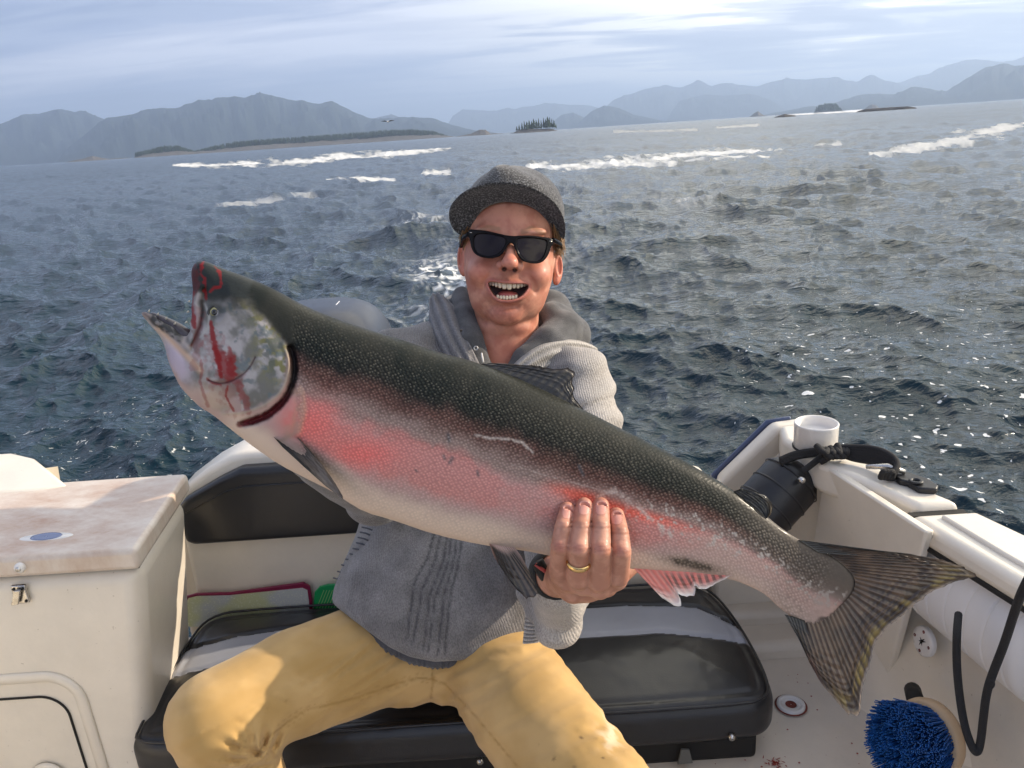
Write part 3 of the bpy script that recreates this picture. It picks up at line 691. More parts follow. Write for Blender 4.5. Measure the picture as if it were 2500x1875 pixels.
# livewell box with lid
L0, L1 = at_y(0, 1400, 1.13), at_y(345, 1400, 1.13)
def boxt(x0, x1t, x1b, y0, y1, z0, z1): return prism([(x0, y0, z0), (x1b, y0, z0), (x1b - .03, y1, z0), (x0, y1, z0)], [(x0, y0, z1), (x1t, y0, z1), (x1t - .03, y1, z1), (x0, y1, z1)])
bm_obj('livewell_box', boxt(-1.25, -.628, -.700, 1.135, 1.415, 1.0, 1.458), m_gel, boat, bevel=.03, seg=6)
lid = bm_obj('livewell_lid', boxt(-1.25, -.622, -.622, 1.122, 1.425, 1.462, 1.5), m_lid, boat, bevel=.009, seg=4)
bm_obj('lid_gap', boxt(-1.24, -.634, -.634, 1.142, 1.41, 1.455, 1.465), m_dark, boat)
c = at_z(113, 1310, 1.5005)
V, Fc = lathe([(.0205, .0), (.020, .0012), (.018, .0008), (.014, .0006), (.001, .0006)], c, (0, 0, 1), 30); V = c + (V - c) * [1.3, .62, 1]; mesh_obj('lid_latch', V, Fc, mat('blue_grey_latch', (.22, .25, .36), .25, metal=.6), boat)
V, Fc = lathe([(.034, .0), (.033, .0008), (.001, .0009)], c - [0, 0, .0008], (0, 0, 1), 30); V = c + (V - c) * [1.35, .38, 1]; mesh_obj('latch_plate', V, Fc, m_pvc, boat)
# hasp, catch and the rounded hatch in the front of the box
c = at_y(50, 1385, 1.121)
V, Fc = lathe([(.0085, -.004), (.0085, .004), (.006, .007), (.001, .0072)], c, (0, -1, 0), 22); mesh_obj('lid_button', V, Fc, m_pvc, boat)
V, Fc = lathe([(.0045, .0072), (.004, .0085), (.001, .0088)], c, (0, -1, 0), 14); mesh_obj('button_screw', V, Fc, m_steel, boat)
c = at_y(52, 1450, 1.131)
bm_obj('hasp', boxbm(c[0] - .012, c[0] + .012, c[1] - .004, c[1] + .002, c[2] - .016, c[2] + .018), m_steel, boat, bevel=.002)
bm_obj('hasp_hook', prism([c + [-.016, -.006, -.016], c + [-.003, -.006, -.014], c + [.008, -.006, .013], c + [-.003, -.006, .013]], [c + [-.016, -.010, -.016], c + [-.003, -.010, -.014], c + [.008, -.012, .013], c + [-.003, -.012, .013]]), m_steel, boat, bevel=.001)
V, Fc = join([lathe([(.0026, 0), (.0024, .0015), (.0005, .0018)], c + [dx, -.004, dz], (0, -1, 0), 10) for dx, dz in ((-.007, .012), (.008, .012), (.008, -.011))]); mesh_obj('hasp_rivet', V, Fc, m_dark, boat)
def rring(u0, v0, u1, v1, r, yy, n=8):
    pts = []
    for (cx, cy, a0) in ((u1 - r, v0 + r, -90), (u1 - r, v1 - r, 0), (u0 + r, v1 - r, 90), (u0 + r, v0 + r, 180)):
        for k in range(n + 1): a = math.radians(a0 + 90 * k / n); pts.append((cx + r * math.cos(a), yy, cy + r * math.sin(a)))
    return pts
def front_frame(name, x1, z1, r, w, yy, h, m, tb=.002):
    pts = [(x1 - 1.0, yy, z1)] + [(x1 - r + r * math.sin(a), yy, z1 - r + r * math.cos(a)) for a in np.linspace(0, math.pi / 2, 12)] + [(x1 + .012, yy, z1 - .6)]
    V, Fc = tube(pts, w, 8); V[:, 1] = yy + (V[:, 1] - yy) * h; mesh_obj(name, V, Fc, m, boat)
front_frame('hatch_rim', -.782, 1.262, .055, .011, 1.134, .45, m_gel)
front_frame('hatch_gap', -.810, 1.222, .045, .0022, 1.1335, .8, m_dark)
V, Fc = lathe([(.030, 0), (.030, .003), (.026, .006), (.001, .006)], at_y(120, 1895, 1.131), (0, -1, 0), 30); mesh_obj('hatch_latch', V, Fc, m_gel, boat)

# transom backrest shell and its cushion
sh = [(-.722, 1.02), (-.722, 1.405), (-.705, 1.435), (-.640, 1.478), (-.590, 1.502), (-.560, 1.508), (.00, 1.508), (.05, 1.502), (.14, 1.465), (.24, 1.42), (.41, 1.365), (.41, 1.02)]
bm_obj('transom_seat_back', prism([(x, 1.492, z) for x, z in sh], [(x, 1.592, z) for x, z in sh]), m_gel, boat, bevel=.014, seg=5)
bc = [(-.706, 1.325), (-.712, 1.40), (-.690, 1.424), (-.610, 1.465), (-.565, 1.484), (.00, 1.484), (.12, 1.445), (.22, 1.405), (.33, 1.37), (.345, 1.33), (.36, 1.318), (-.69, 1.316)]
def cushion_fn(poly, y0, y1, r):
    def f(p):
        d = poly_sd(p[:, 0], p[:, 2], poly) + r; w = np.abs(p[:, 1] - (y0 + y1) / 2) - (y1 - y0) / 2 + r
        return np.minimum(np.maximum(d, w), 0) + np.hypot(np.maximum(d, 0), np.maximum(w, 0)) - r
    return f
V, Qd = nets(cushion_fn(bc, 1.462, 1.50, .014), (-.74, 1.45, 1.29), (.40, 1.51, 1.51), .0045); mesh_obj('backrest_cushion', vsmooth(V, Qd, 2), Qd, m_blk, boat)
V, Fc = tube([(-.69, 1.461, 1.395), (-.60, 1.461, 1.437), (-.56, 1.461, 1.446), (.00, 1.461, 1.446)], .0018, 6); mesh_obj('backrest_seam', V, Fc, m_blk, boat)

# bench cushion in three bands with piping, plan outline rounded at the ends
plan = smooth_poly([(-.700, 1.12), (-.690, 1.085), (-.60, 1.078), (.36, 1.078), (.415, 1.095), (.428, 1.16), (.425, 1.30), (.405, 1.42), (.37, 1.462), (.30, 1.47), (-.62, 1.475), (-.690, 1.455), (-.705, 1.38)], 2)
ZT, ZB = 1.166, 1.068
def seat_fn(p):
    x, y, z = p[:, 0], p[:, 1], p[:, 2]; d = poly_sd(x, y, plan)
    crown = .012 * sstep(0, -.16, d) - .003 * np.exp(-((d + .028) / .006) ** 2)
    crown = crown - .006 * np.exp(-((y - ys_lo(x)) / .005) ** 2) - .006 * np.exp(-((y - ys_hi(x)) / .005) ** 2)
    r = .026; zt = ZT - .014 + crown; w = np.maximum(z - zt, ZB - z) + r; dd = d + r
    f = np.minimum(np.maximum(dd, w), 0) + np.hypot(np.maximum(dd, 0), np.maximum(w, 0)) - r
    return f + (fbm(p, 22, 3, 3) - .5) * .0035
def ys_lo(x): return np.interp(x, [-.7, -.6, -.2, .1, .25, .43], [1.262, 1.278, 1.285, 1.285, 1.283, 1.25])
def ys_hi(x): return np.interp(x, [-.7, -.5, .0, .2, .35, .43], [1.345, 1.382, 1.392, 1.388, 1.365, 1.285])
V, Qd = nets(seat_fn, (-.73, 1.05, 1.05), (.45, 1.49, 1.185), .0042)
V = vsmooth(V, Qd, 1); cy = V[Qd].mean(1); ms = (cy[:, 1] > ys_lo(cy[:, 0])) & (cy[:, 1] < ys_hi(cy[:, 0]))
def sub(V, Q):
    u, inv = np.unique(Q, return_inverse=True); return V[u], inv.reshape(Q.shape)
mesh_obj('seat_cushion', *sub(V, Qd[~ms]), m_blk, boat); mesh_obj('seat_stripe', *sub(V, Qd[ms]), m_gry, boat)
# piping round the top edge
pp = np.array(plan); ctr = pp.mean(0); pi_ = pp + (ctr - pp) / np.linalg.norm(ctr - pp, axis=1)[:, None] * .009
ring = [(x, y, ZT - .0145) for x, y in pi_]; V, Fc = tube(ring + ring[:1], .0026, 6, False); mesh_obj('seat_piping', V, Fc, m_blk, boat)
bm_obj('seat_base', boxbm(-.66, .39, 1.10, 1.46, 1.018, 1.072), m_dark, boat, bevel=.01)
for u, v in ((1172, 1858), (1786, 1799)):
    c = at_y(u, v, 1.079); V, Fc = lathe([(.0065, -.002), (.0065, .002), (.005, .005), (.001, .0062)], c, (0, -1, .1), 18); mesh_obj('seat_bolt', V, Fc, m_steel, boat)
c = at_y(1672, 1846, 1.085); bm_obj('seat_strap', prism([c + [-.012, 0, -.018], c + [.014, 0, -.016], c + [.008, 0, .012], c + [-.006, 0, .014]], [c + [-.012, .004, -.018], c + [.014, .004, -.016], c + [.008, .004, .012], c + [-.006, .004, .014]]), mat('grey_strap', (.12, .12, .11), .8, bump=(700, .6, .001)), boat)

# quilted bolsters under the starboard gunwale
def bolster(ya, yb, xa, xb, r, nch, name='bolster_cushion'):
    n = 360; seg = 32; V = []
    for i in range(n):
        t = i / (n - 1); y = ya + (yb - ya) * t; x = xa + (xb - xa) * t; e = min(t, 1 - t) * (ya - yb)
        k = math.sqrt(max(0, 1 - max(0, 1 - e / .028) ** 2)) if e < .028 else 1
        ph = (t * nch) % 1; q = 1 - .05 * math.exp(-(min(ph, 1 - ph) / .05) ** 2)
        for j in range(seg):
            a = 2 * math.pi * j / seg; rr2 = r * max(k, .02) * q
            V.append((x + math.cos(a) * rr2 * .62, y, 1.372 + math.sin(a) * rr2))
    Fc = [(i * seg + j, i * seg + (j + 1) % seg, (i + 1) * seg + (j + 1) % seg, (i + 1) * seg + j) for i in range(n - 1) for j in range(seg)]
    mesh_obj(name, np.array(V), Fc, m_wht, boat)
bolster(1.120, .86, .664, .708, .080, 7); bolster(.852, .50, .715, .76, .082, 9)

# outboard motors behind the transom
m_cowl = mat('grey_cowling_paint', (.032, .038, .055), .32, coat=.05, spec=.25, var=(3, .1)); m_leg = mat('dark_engine_leg', (.03, .032, .036), .5)
def outboard(cx, cy, ztop, w, dep):
    e = empty('outboard_motor', (cx, cy, 1.3), None, None, parent=boat)
    def f(p):
        q = (p - np.array([cx, cy, ztop - .22], np.float32)) / np.array([w, dep, .22], np.float32)
        a = (np.abs(q[:, 0]) ** 3.0 + np.abs(q[:, 1]) ** 3.0 + np.abs(q[:, 2]) ** 3.0 + 1e-9) ** (1 / 3.0) - 1
        a = a * .18 + .004 * np.exp(-((p[:, 0] - cx - w * .38) / .004) ** 2)
        return np.maximum(a, ztop - .40 - p[:, 2])
    V, Qd = nets(f, (cx - w - .03, cy - dep - .03, ztop - .44), (cx + w + .03, cy + dep + .03, ztop + .03), .011); mesh_obj('cowling', vsmooth(V, Qd, 2), Qd, m_cowl, e)
    a = np.linspace(.15, math.pi - .15, 18); k = w * .30
    pts = [(cx + k, cy - math.cos(t) * dep * .95, ztop - .22 + math.sin(t) ** .8 * .216) for t in a]
    V, Fc = tube(pts, .003, 6); mesh_obj('cowling_trim', V, Fc, mat('pale_trim', (.6, .6, .62), .4), e)
    pts = [(cx + k * 1.25, cy - math.cos(t) * dep * .93, ztop - .222 + math.sin(t) ** .8 * .212) for t in a]
    V, Fc = tube(pts, .0035, 6); mesh_obj('cowling_seam', V, Fc, m_dark, e)
    bm_obj('leg', boxbm(cx - .075, cx + .075, cy - .10, cy + .14, -.5, ztop - .36), m_leg, e, bevel=.03, seg=4)
ob = P(765, 735, 2.05); outboard(-.50, 2.02, ob[2] - .005, .19, .24)
outboard(.055, 2.08, 1.63, .185, .25)

# ------------------------------------------------------------------ loose gear on the boat
fa, fb = P(1822, 1290, 1.46), P(1925, 1178, 1.475); ax_f = (fb - fa) / np.linalg.norm(fb - fa)
fen = empty('boat_fender', fa, 'black cylindrical rubber fender lying against the starboard corner behind the tail', 'fender')
V, Fc = lathe([(.001, -.07), (.03, -.06), (.048, -.04), (.056, 0), (.057, .06), (.057, np.linalg.norm(fb - fa)), (.054, np.linalg.norm(fb - fa) + .012), (.044, np.linalg.norm(fb - fa) + .026), (.028, np.linalg.norm(fb - fa) + .036), (.018, np.linalg.norm(fb - fa) + .040), (.0155, np.linalg.norm(fb - fa) + .055), (.016, np.linalg.norm(fb - fa) + .074), (.012, np.linalg.norm(fb - fa) + .080), (.001, np.linalg.norm(fb - fa) + .081)], fa, ax_f, 40)
mesh_obj('fender_body', V, Fc, m_rub, fen)
c = P(1957, 1172, 1.405); V, Fc = lathe([(.006, -.004), (.006, .003), (.0045, .005), (.001, .0055)], c, fw * -1, 14); mesh_obj('air_valve', V, Fc, m_steel, fen)
for k in (.2, .5, .8):
    V, Fc = lathe([(.0575, k * .12 - .002), (.0590, k * .12), (.0575, k * .12 + .002)], fa + ax_f * .03, ax_f, 40); mesh_obj('moulded_rib', V, Fc, m_rub, fen)
# rope: strands from the fender over the gunwale, a knot and a bundle of loops to the cleat
rope = empty('mooring_rope', at_z(2080, 1120, 1.5), 'knotted bundle of black braided rope looped over the gunwale beside the rod holder', 'rope')
parts = []
def rp(pts, r=.0052): parts.append(tube(smooth_line(np.array(pts), 3), r, 8))
for k in range(3):
    j = k * 5
    rp([P(1905, 1122 + j, 1.44), P(1940, 1106 + j, 1.44), P(1985, 1100 + j, 1.43), P(2020, 1096 + j * .6, 1.42), P(2050, 1095 + j * .4, 1.40)])
qk = np.random.default_rng(8)
for k in range(7):
    o = qk.normal(0, 7, (3, 2)); rp([P(2005 + o[0, 0] + 9 * k, 1093 + o[0, 1] * .5, 1.40), P(2018 + 8 * k, 1112 + 10 * (k % 2), 1.375), P(2030 + 7 * k + o[1, 0], 1093 + o[1, 1] * .4, 1.405), P(2040 + 3 * k, 1120 - 14 * (k % 3), 1.40)], .006)
for k in range(6):
    j = k * 6.5
    rp([P(2050, 1092 + j * .5, 1.40), P(2085, 1090 + j, 1.385), P(2140, 1094 + j * 1.1, 1.36), P(2180, 1112 + j, 1.33), P(2195 - j * .2, 1136 + j * .6, 1.31), P(2180 - j * .5, 1158, 1.30), P(2162 - j * .3, 1160, 1.31)], .0050)
for k in range(3): rp([P(2150 + 8 * k, 1168, 1.305), P(2155 + 8 * k, 1150, 1.295), P(2170 + 6 * k, 1152, 1.30), P(2168 + 5 * k, 1170, 1.31)], .0048)
rp([P(1960, 1150, 1.415), P(1985, 1132, 1.41), P(2008, 1112, 1.40)], .006); rp([P(2003, 1128, 1.40), P(2022, 1118, 1.39), P(2035, 1108, 1.39)], .006)
V, Fc = join(parts); mesh_obj('rope_strands', V, Fc, m_rope, rope)
c = at_z(2164, 1166, 1.5); V, Fc = lathe([(.014, 0), (.014, .003), (.008, .006), (.007, .014), (.001, .015)], c, (0, 0, 1), 20)
mesh_obj('cleat_foot', V, Fc, m_steel, boat); V, Fc = tube([c + [-.030, .014, .016], c + [0, 0, .021], c + [.024, -.014, .015]], [.004, .0055, .004], 10); mesh_obj('cleat_horn', V, Fc, m_steel, boat)
# bungee cord loop hanging over the bolster
cd = [P(2560, 1330, .86), P(2500, 1431, .90), P(2478, 1490, .93), P(2453, 1570, .96), P(2425, 1640, .99), P(2408, 1690, 1.0), P(2400, 1760, 1.02), P(2394, 1815, 1.03), P(2386, 1838, 1.03), P(2376, 1832, 1.03), P(2358, 1785, 1.04), P(2347, 1732, 1.05), P(2338, 1660, 1.06), P(2335, 1600, 1.065), P(2336, 1545, 1.06), P(2340, 1500, 1.10)]
V, Fc = tube(smooth_line(cd, 3), .0052, 10); tie = mesh_obj('tie_cord', V, Fc, m_rope, origin=cd[8], label='long black cord loop hanging down over the white bolster at the right edge', cat='cord')
V, Fc = tube(smooth_line([P(2416, 1661, .985), P(2427, 1662, .98), P(2427, 1676, .98), P(2416, 1684, .985)], 2), .0012, 6); mesh_obj('loose_thread', V, Fc, m_rope, tie)
# deck brush
br = empty('deck_brush', at_x(2229, 1760, .62), 'round scrub brush with blue bristles and tan block hung on the right side wall', 'brush')
bc_ = P(2262, 1806, 1.17); bax = P(2200, 1815, 1.16) - bc_; bax = bax / np.linalg.norm(bax); bax = bax * .93 - fw * .30 + rt * 0; bax /= np.linalg.norm(bax)
V, Fc = lathe([(.001, -.020), (.040, -.020), (.050, -.016), (.053, -.006), (.053, .004), (.050, .008), (.001, .008)], bc_, bax, 48)
def squash(V, c, k):  # taller than wide
    d = V - c; u_ = upv * .97 + rt * .18; u_ /= np.linalg.norm(u_); return c + d + np.outer(d @ u_, u_) * (k - 1)
V = squash(V, bc_, 1.15); mesh_obj('brush_block', V, Fc, mat('tan_brush_block', (.55, .38, .22), .55, var=(30, .08)), br)
V, Fc = lathe([(.016, -.019), (.013, -.045), (.016, -.060), (.001, -.061)], bc_, bax, 20); mesh_obj('brush_socket', V, Fc, m_dark, br)
x = Vector(bax).orthogonal().normalized(); y = Vector(bax).cross(x); x = np.array(x); y = np.array(y); qb = np.random.default_rng(2); Vb = []; Fb = []
for i in range(2600):
    a = qb.uniform(0, 2 * math.pi); r = .047 * math.sqrt(qb.uniform(0, 1)); p = bc_ + (x * math.cos(a) + y * math.sin(a)) * r + bax * .006
    d = bax * qb.uniform(.046, .053) + (x * math.cos(a) + y * math.sin(a)) * (r * .35 + qb.normal() * .002) + (x * math.sin(a * 5) + y * math.cos(a * 4)) * .003; w = .00085
    s1 = np.cross(d, fw); s1 = s1 / np.linalg.norm(s1) * w; s2 = np.cross(d, s1); s2 = s2 / np.linalg.norm(s2) * w; o = len(Vb)
    Vb += [p + s1, p - s1 * .5 + s2, p - s1 * .5 - s2, p + d + s1, p + d - s1 * .5 + s2, p + d - s1 * .5 - s2]
    Fb += [(o, o + 1, o + 4, o + 3), (o + 1, o + 2, o + 5, o + 4), (o + 2, o, o + 3, o + 5), (o + 3, o + 4, o + 5)]
Vb = squash(np.array(Vb), bc_, 1.15); mesh_obj('bristles', Vb, Fb, mat('blue_bristles', (.012, .10, .33), .55, var=(120, .45)), br, smooth=False, kind='stuff')
c = bc_ + upv * .065 - bax * .04; V, Fc = tube([P(2228, 1685, 1.29), P(2232, 1700, 1.25), P(2240, 1722, 1.20)], .013, 14); mesh_obj('brush_knob', V, Fc, m_dark, br)
# packed flashers wedged between seat and backrest
def flasher(name, pts, yy, th, label, mm, trim=None):
    w_ = [at_y(u, v, yy) for u, v in pts]; o = bm_obj(name, prism(w_, [p + [0, th, 0] for p in w_]), mm, bevel=.0015, label=label, cat='fishing lure'); return o
def holo(name, a, b, c3):
    m = bpy.data.materials.new(name); m.use_nodes = True; nt = m.node_tree; bb = nt.nodes['Principled BSDF']; g = N(nt, 'ShaderNodeNewGeometry')
    n = N(nt, 'ShaderNodeTexNoise', i_Scale=260.0, i_Detail=2.0); L(nt, g.outputs['Position'], n.inputs[0]); n2 = N(nt, 'ShaderNodeTexNoise', i_Scale=11.0); L(nt, g.outputs['Position'], n2.inputs[0])
    c = mixc(nt, ramp(nt, n2.outputs[0], [(.42, 0), (.58, 1)]), a, b); c = mixc(nt, ramp(nt, n.outputs[0], [(.55, 0), (.68, .6)]), c, c3)
    L(nt, c, bb.inputs['Base Color']); bb.inputs['Metallic'].default_value = .3; bb.inputs['Roughness'].default_value = .35; return m
fo_ = [(436, 1530), (437, 1481), (455, 1456), (478, 1450), (560, 1448), (740, 1423), (756, 1432), (762, 1466), (762, 1530)]
fi_ = [(442, 1530), (443, 1486), (460, 1461), (480, 1456), (560, 1454), (738, 1436), (750, 1441), (754, 1468), (755, 1530)]
f1_ = flasher('fishing_flasher', fo_, 1.474, .006, 'silvery flasher lure with dark red edge tucked behind the left end of the seat', mat('dark_red_edge', (.20, .01, .05), .35))
w_ = [at_y(u, v, 1.4725) for u, v in fi_]; bm_obj('foil_face', prism(w_, [p + [0, .002, 0] for p in w_]), holo('holographic_foil', (.62, .66, .66), (.66, .70, .42), (.88, .90, .75)), f1_)
f2_ = flasher('fishing_flasher', [(766, 1530), (766, 1466), (768, 1446), (780, 1433), (800, 1428), (850, 1426), (850, 1530)], 1.474, .006, 'green scaly flasher lure half hidden by the hem of the grey sweater', mat('green_lure', (.01, .30, .09), .3))
V = []; Fc = []
for k in range(9):
    a = at_y(772 + 7 * k, 1486, 1.4728); b_ = at_y(790 + 7 * k, 1441, 1.4728); V += [a, a + [.0014, 0, 0], b_ + [.0014, 0, 0], b_]; Fc.append((4 * k, 4 * k + 1, 4 * k + 2, 4 * k + 3))
mesh_obj('scale_marks', np.array(V), Fc, mat('pale_scale_marks', (.35, .55, .25), .4), f2_)
# ------------------------------------------------------------------ salmon, modelled in picture-aligned units (u, v, w toward the camera) at depth ZF
ZF = .80; PXF = ZF / F
def fish_world(q, z0=ZF):
    q = np.asarray(q, float); zc = z0 - q[..., 2] * z0 / F
    return to_world(np.stack([(q[..., 0] - 1250) / F * zc, -(q[..., 1] - 937.5) / F * zc, -zc], -1))
top_o = [(486, 635), (509, 639), (543, 655), (610, 678), (678, 710), (746, 748), (825, 780), (904, 806), (972, 826), (1051, 854), (1175, 887), (1300, 938), (1424, 1000), (1548, 1062), (1661, 1119), (1786, 1192), (1865, 1254), (1915, 1295), (1971, 1327)]
end_o = [(2005, 1345), (2060, 1380), (2090, 1412), (2084, 1446), (2055, 1475), (2027, 1499), (2000, 1512), (1965, 1522), (1935, 1522)]
bot_o = [(1899, 1484), (1873, 1455), (1840, 1436), (1790, 1415), (1700, 1400), (1620, 1395), (1543, 1389), (1430, 1378), (1312, 1350), (1250, 1340), (1177, 1331), (1060, 1305), (960, 1270), (891, 1251), (843, 1222), (812, 1200), (755, 1172), (682, 1135), (620, 1092), (573, 1056), (515, 1009), (490, 996), (465, 972), (440, 945), (425, 915), (410, 882), (403, 849), (392, 822), (363, 790), (343, 765), (348, 757), (371, 759), (400, 771), (430, 790), (447, 812), (456, 800), (461, 775), (468, 748), (471, 715), (469, 690), (466, 665), (472, 645)]
end_o = [(a + 42, b + 17) for a, b in end_o]
sil = np.array(top_o + end_o + bot_o, float)
silS = smooth_poly(sil, 1)
axa = math.radians(23.6); ca, sa = math.cos(axa), math.sin(axa)
def snc(u, v): return (u - 480) * ca + (v - 800) * sa, -(u - 480) * sa + (v - 800) * ca
tS, tN = snc(*np.array(top_o + [(2060, 1352), (2120, 1380)], float).T)
bS, bN = snc(*np.array([(1960, 1535), (1899, 1484), (1873, 1455), (1840, 1436), (1790, 1415), (1700, 1400), (1543, 1389), (1430, 1378), (1312, 1350), (1177, 1331), (1060, 1305), (960, 1270), (891, 1251), (812, 1200), (755, 1172), (682, 1135), (620, 1092), (573, 1056), (515, 1009), (465, 972), (425, 915), (403, 849)], float)[::-1].T)
o1 = np.argsort(tS); o2 = np.argsort(bS)
def bodyst(u, v):
    s, n = snc(u, v); nt_ = np.interp(s, tS[o1], tN[o1]); nb_ = np.interp(s, bS[o2], bN[o2])
    return s, (n - nt_) / np.maximum(nb_ - nt_, 20), (nb_ - nt_) / 2
# local half thickness (pixels) along the body axis
def thick(s): return np.interp(s, [-120, 0, 60, 150, 300, 600, 900, 1150, 1350, 1450, 1530, 1600, 1660, 1740], [26, 44, 66, 88, 104, 112, 98, 70, 46, 33, 22, 13, 6.5, 1.5])
def dfull(s): return np.interp(s, [-120, 0, 60, 140, 300, 600, 900, 1150, 1350, 1500, 1620, 1700, 1800], [34, 60, 90, 130, 165, 172, 150, 118, 88, 72, 62, 50, 40])
GU = np.arange(325, 2110, 3.0); GV = np.arange(620, 1540, 3.0); GG = np.meshgrid(GU, GV, indexing='ij')
D2 = -poly_sd(GG[0].astype(np.float32), GG[1].astype(np.float32), silS)
def blur(a, n=1):
    for _ in range(n):
        b = a.copy(); b[1:-1] = (a[:-2] + 2 * a[1:-1] + a[2:]) / 4; a = b.copy(); a[:, 1:-1] = (b[:, :-2] + 2 * b[:, 1:-1] + b[:, 2:]) / 4
    return a
D2 = np.where(D2 < 12, D2, blur(D2, 10))
def bil(T, u, v):
    fx = np.clip((u - 325) / 3, 0, T.shape[0] - 1.001); fy = np.clip((v - 620) / 3, 0, T.shape[1] - 1.001); i = fx.astype(int); j = fy.astype(int); a = fx - i; b = fy - j
    return (T[i, j] * (1 - a) + T[i + 1, j] * a) * (1 - b) + (T[i, j + 1] * (1 - a) + T[i + 1, j + 1] * a) * b
rim = smooth_line([(690, 838), (702, 862), (706, 890), (701, 925), (683, 962), (645, 990), (600, 1008), (544, 1011)])
slit = smooth_line([(706, 842), (718, 870), (721, 905), (712, 950), (683, 992), (640, 1022), (585, 1036)])
preop = smooth_line([(623, 872), (612, 894), (595, 914), (566, 931), (537, 938), (508, 928)])
def g1(d, w): return np.exp(-(d / w) ** 2)
def relief(u, v):
    r = np.zeros_like(u, np.float32)
    dr, _ = pline(u, v, rim); ds, t = pline(u, v, slit)
    opc = poly_sd(u, v, [(560, 700), (640, 760), (690, 838), (706, 890), (701, 925), (683, 962), (645, 990), (600, 1008), (544, 1011), (480, 960), (450, 870), (480, 780)])
    r += 7 * sstep(14, -30, opc) + 4.0 * g1(dr, 5) - 22 * g1(ds, 8) * sstep(0, .08, t) * sstep(1, .9, t)
    dp, _ = pline(u, v, preop); r -= 3.5 * g1(dp, 3.5)
    e = np.hypot(u - 526, v - 763); r += -8 * g1(e, 17) + 3.0 * g1(e - 24, 6)
    mx, _ = pline(u, v, [(486, 700), (478, 745), (474, 790), (466, 825), (457, 850)]); r += 6 * g1(mx, 8); mx2, _ = pline(u, v, [(500, 705), (497, 750), (489, 800), (470, 850)]); r -= 9 * g1(mx2, 5)
    lj, _ = pline(u, v, [(352, 765), (400, 800), (452, 850), (490, 885)]); r += 5 * g1(lj, 7); lj2, _ = pline(u, v, [(392, 806), (430, 850), (475, 905), (500, 950)]); r -= 5 * g1(lj2, 6)
    thr = g1(np.hypot((u - 435) / 1.0, (v - 880) / 1.4), 26); r += 4 * thr
    n1 = np.hypot(u - 503, v - 708); r -= 4 * g1(n1, 5)
    cu, _ = pline(u, v, [(716, 925), (734, 960), (738, 1010), (728, 1060)]); r += 3 * g1(cu, 9) - 3 * g1(cu - 12, 4)
    return r
REL = relief(GG[0].astype(np.float32), GG[1].astype(np.float32))
# fingers press into the belly
pr, _ = pline(GG[0].astype(np.float32), GG[1].astype(np.float32), [(1376, 1290), (1385, 1240), (1426, 1222), (1467, 1222), (1506, 1250), (1528, 1320)])
REL -= 10 * g1(np.minimum(pr, 60), 22).astype(np.float32)
def fish_fn(p):
    u, v, w = p[:, 0], p[:, 1], p[:, 2]; s, _ = snc(u, v)
    d = bil(D2, u, v); T = thick(s); m = np.minimum(d / dfull(s), 1)
    rel = np.where(w > 0, bil(REL, u, v), 0) * np.clip(d / 14, 0, 1)
    ww = np.abs(w) - rel * np.clip(np.abs(w) / 12, 0, 1)
    q = (np.maximum(ww, 0) / T) ** 2 + (1 - m) ** 2 - 1
    f = (np.sqrt(np.maximum(q + 1, 0)) - 1) * np.minimum(T, dfull(s)) * .9
    # hollow of the open mouth and between the jaw bones
    mouth = ell(p, (425, 775, 0), (52, 30, 26)); f = smax(f, -mouth, 4)
    mm = cap(p, (355, 757, 0), (455, 812, 0), 9, 24); f = smax(f, -mm, 4)
    return f
V, Qf = nets(fish_fn, (328, 622, -128), (2104, 1536, 132), (2.7, 2.7, 6.0), B=6, lip=1.9)
V = vsmooth(V, Qf, 1, .4)
u, v, w = V[:, 0].astype(np.float32), V[:, 1].astype(np.float32), V[:, 2]
s, t, hh = bodyst(u, v); uv = np.stack([u, v], -1)
nA = fbm(uv, 1 / 38, 5, 1); nB = fbm(uv, 1 / 9, 4, 2); nC = fbm(uv, 1 / 120, 3, 3)
tt = t + (nA - .5) * .07 + (nC - .5) * .06
def mixa(a, b, k): k = np.asarray(k)[:, None]; return a * (1 - k) + b * k
def colr(c): return np.tile(np.array(c, float), (len(u), 1))
c = mixa(colr((.009, .012, .010)), colr((.020, .021, .017)), sstep(.35, .7, nC * .6 + nA * .4))
c = mixa(c, colr((.026, .021, .018)), sstep(.22, .36, tt))
c = mixa(c, colr((.13, .065, .052)), sstep(.27, .40, tt))
c = mixa(c, colr((.30, .215, .185)), sstep(.37, .50, tt))
pink = sstep(.48, .61, tt) * sstep(.86, .70, tt) * sstep(235, 330, s)
c = mixa(c, colr((.46, .33, .30)), sstep(.50, .60, tt))
c = mixa(c, colr((.58, .19, .165)), np.clip(pink * (.38 + .85 * sstep(.35, .65, nA) * sstep(1000, 500, s) + .35 * sstep(.4, .6, nC)) * (.72 + .5 * nB), 0, .62))
redL = g1(t - .545, .045) * sstep(900, 1020, s) * sstep(1400, 1180, s); c = mixa(c, colr((.80, .14, .09)), np.clip(redL * (.6 + nB * .6), 0, .75))
redN = np.exp(-((u - 760) / 70) ** 2 - ((v - 1035) / 55) ** 2) + np.exp(-((u - 880) / 90) ** 2 - ((v - 1110) / 40) ** 2); c = mixa(c, colr((.85, .16, .14)), np.clip(redN * .7, 0, .7))
c = mixa(c, colr((.66, .52, .42)), sstep(.80, .93, tt) * sstep(120, 200, s))
c = mixa(c, colr((.50, .36, .30)), .8 * sstep(1180, 1420, s) * sstep(.50, .62, tt) * sstep(1.2, .9, t))
pedd = sstep(1330, 1500, s) * sstep(.62, .40, tt); c = mixa(c, colr((.10, .085, .07)), pedd * .8)
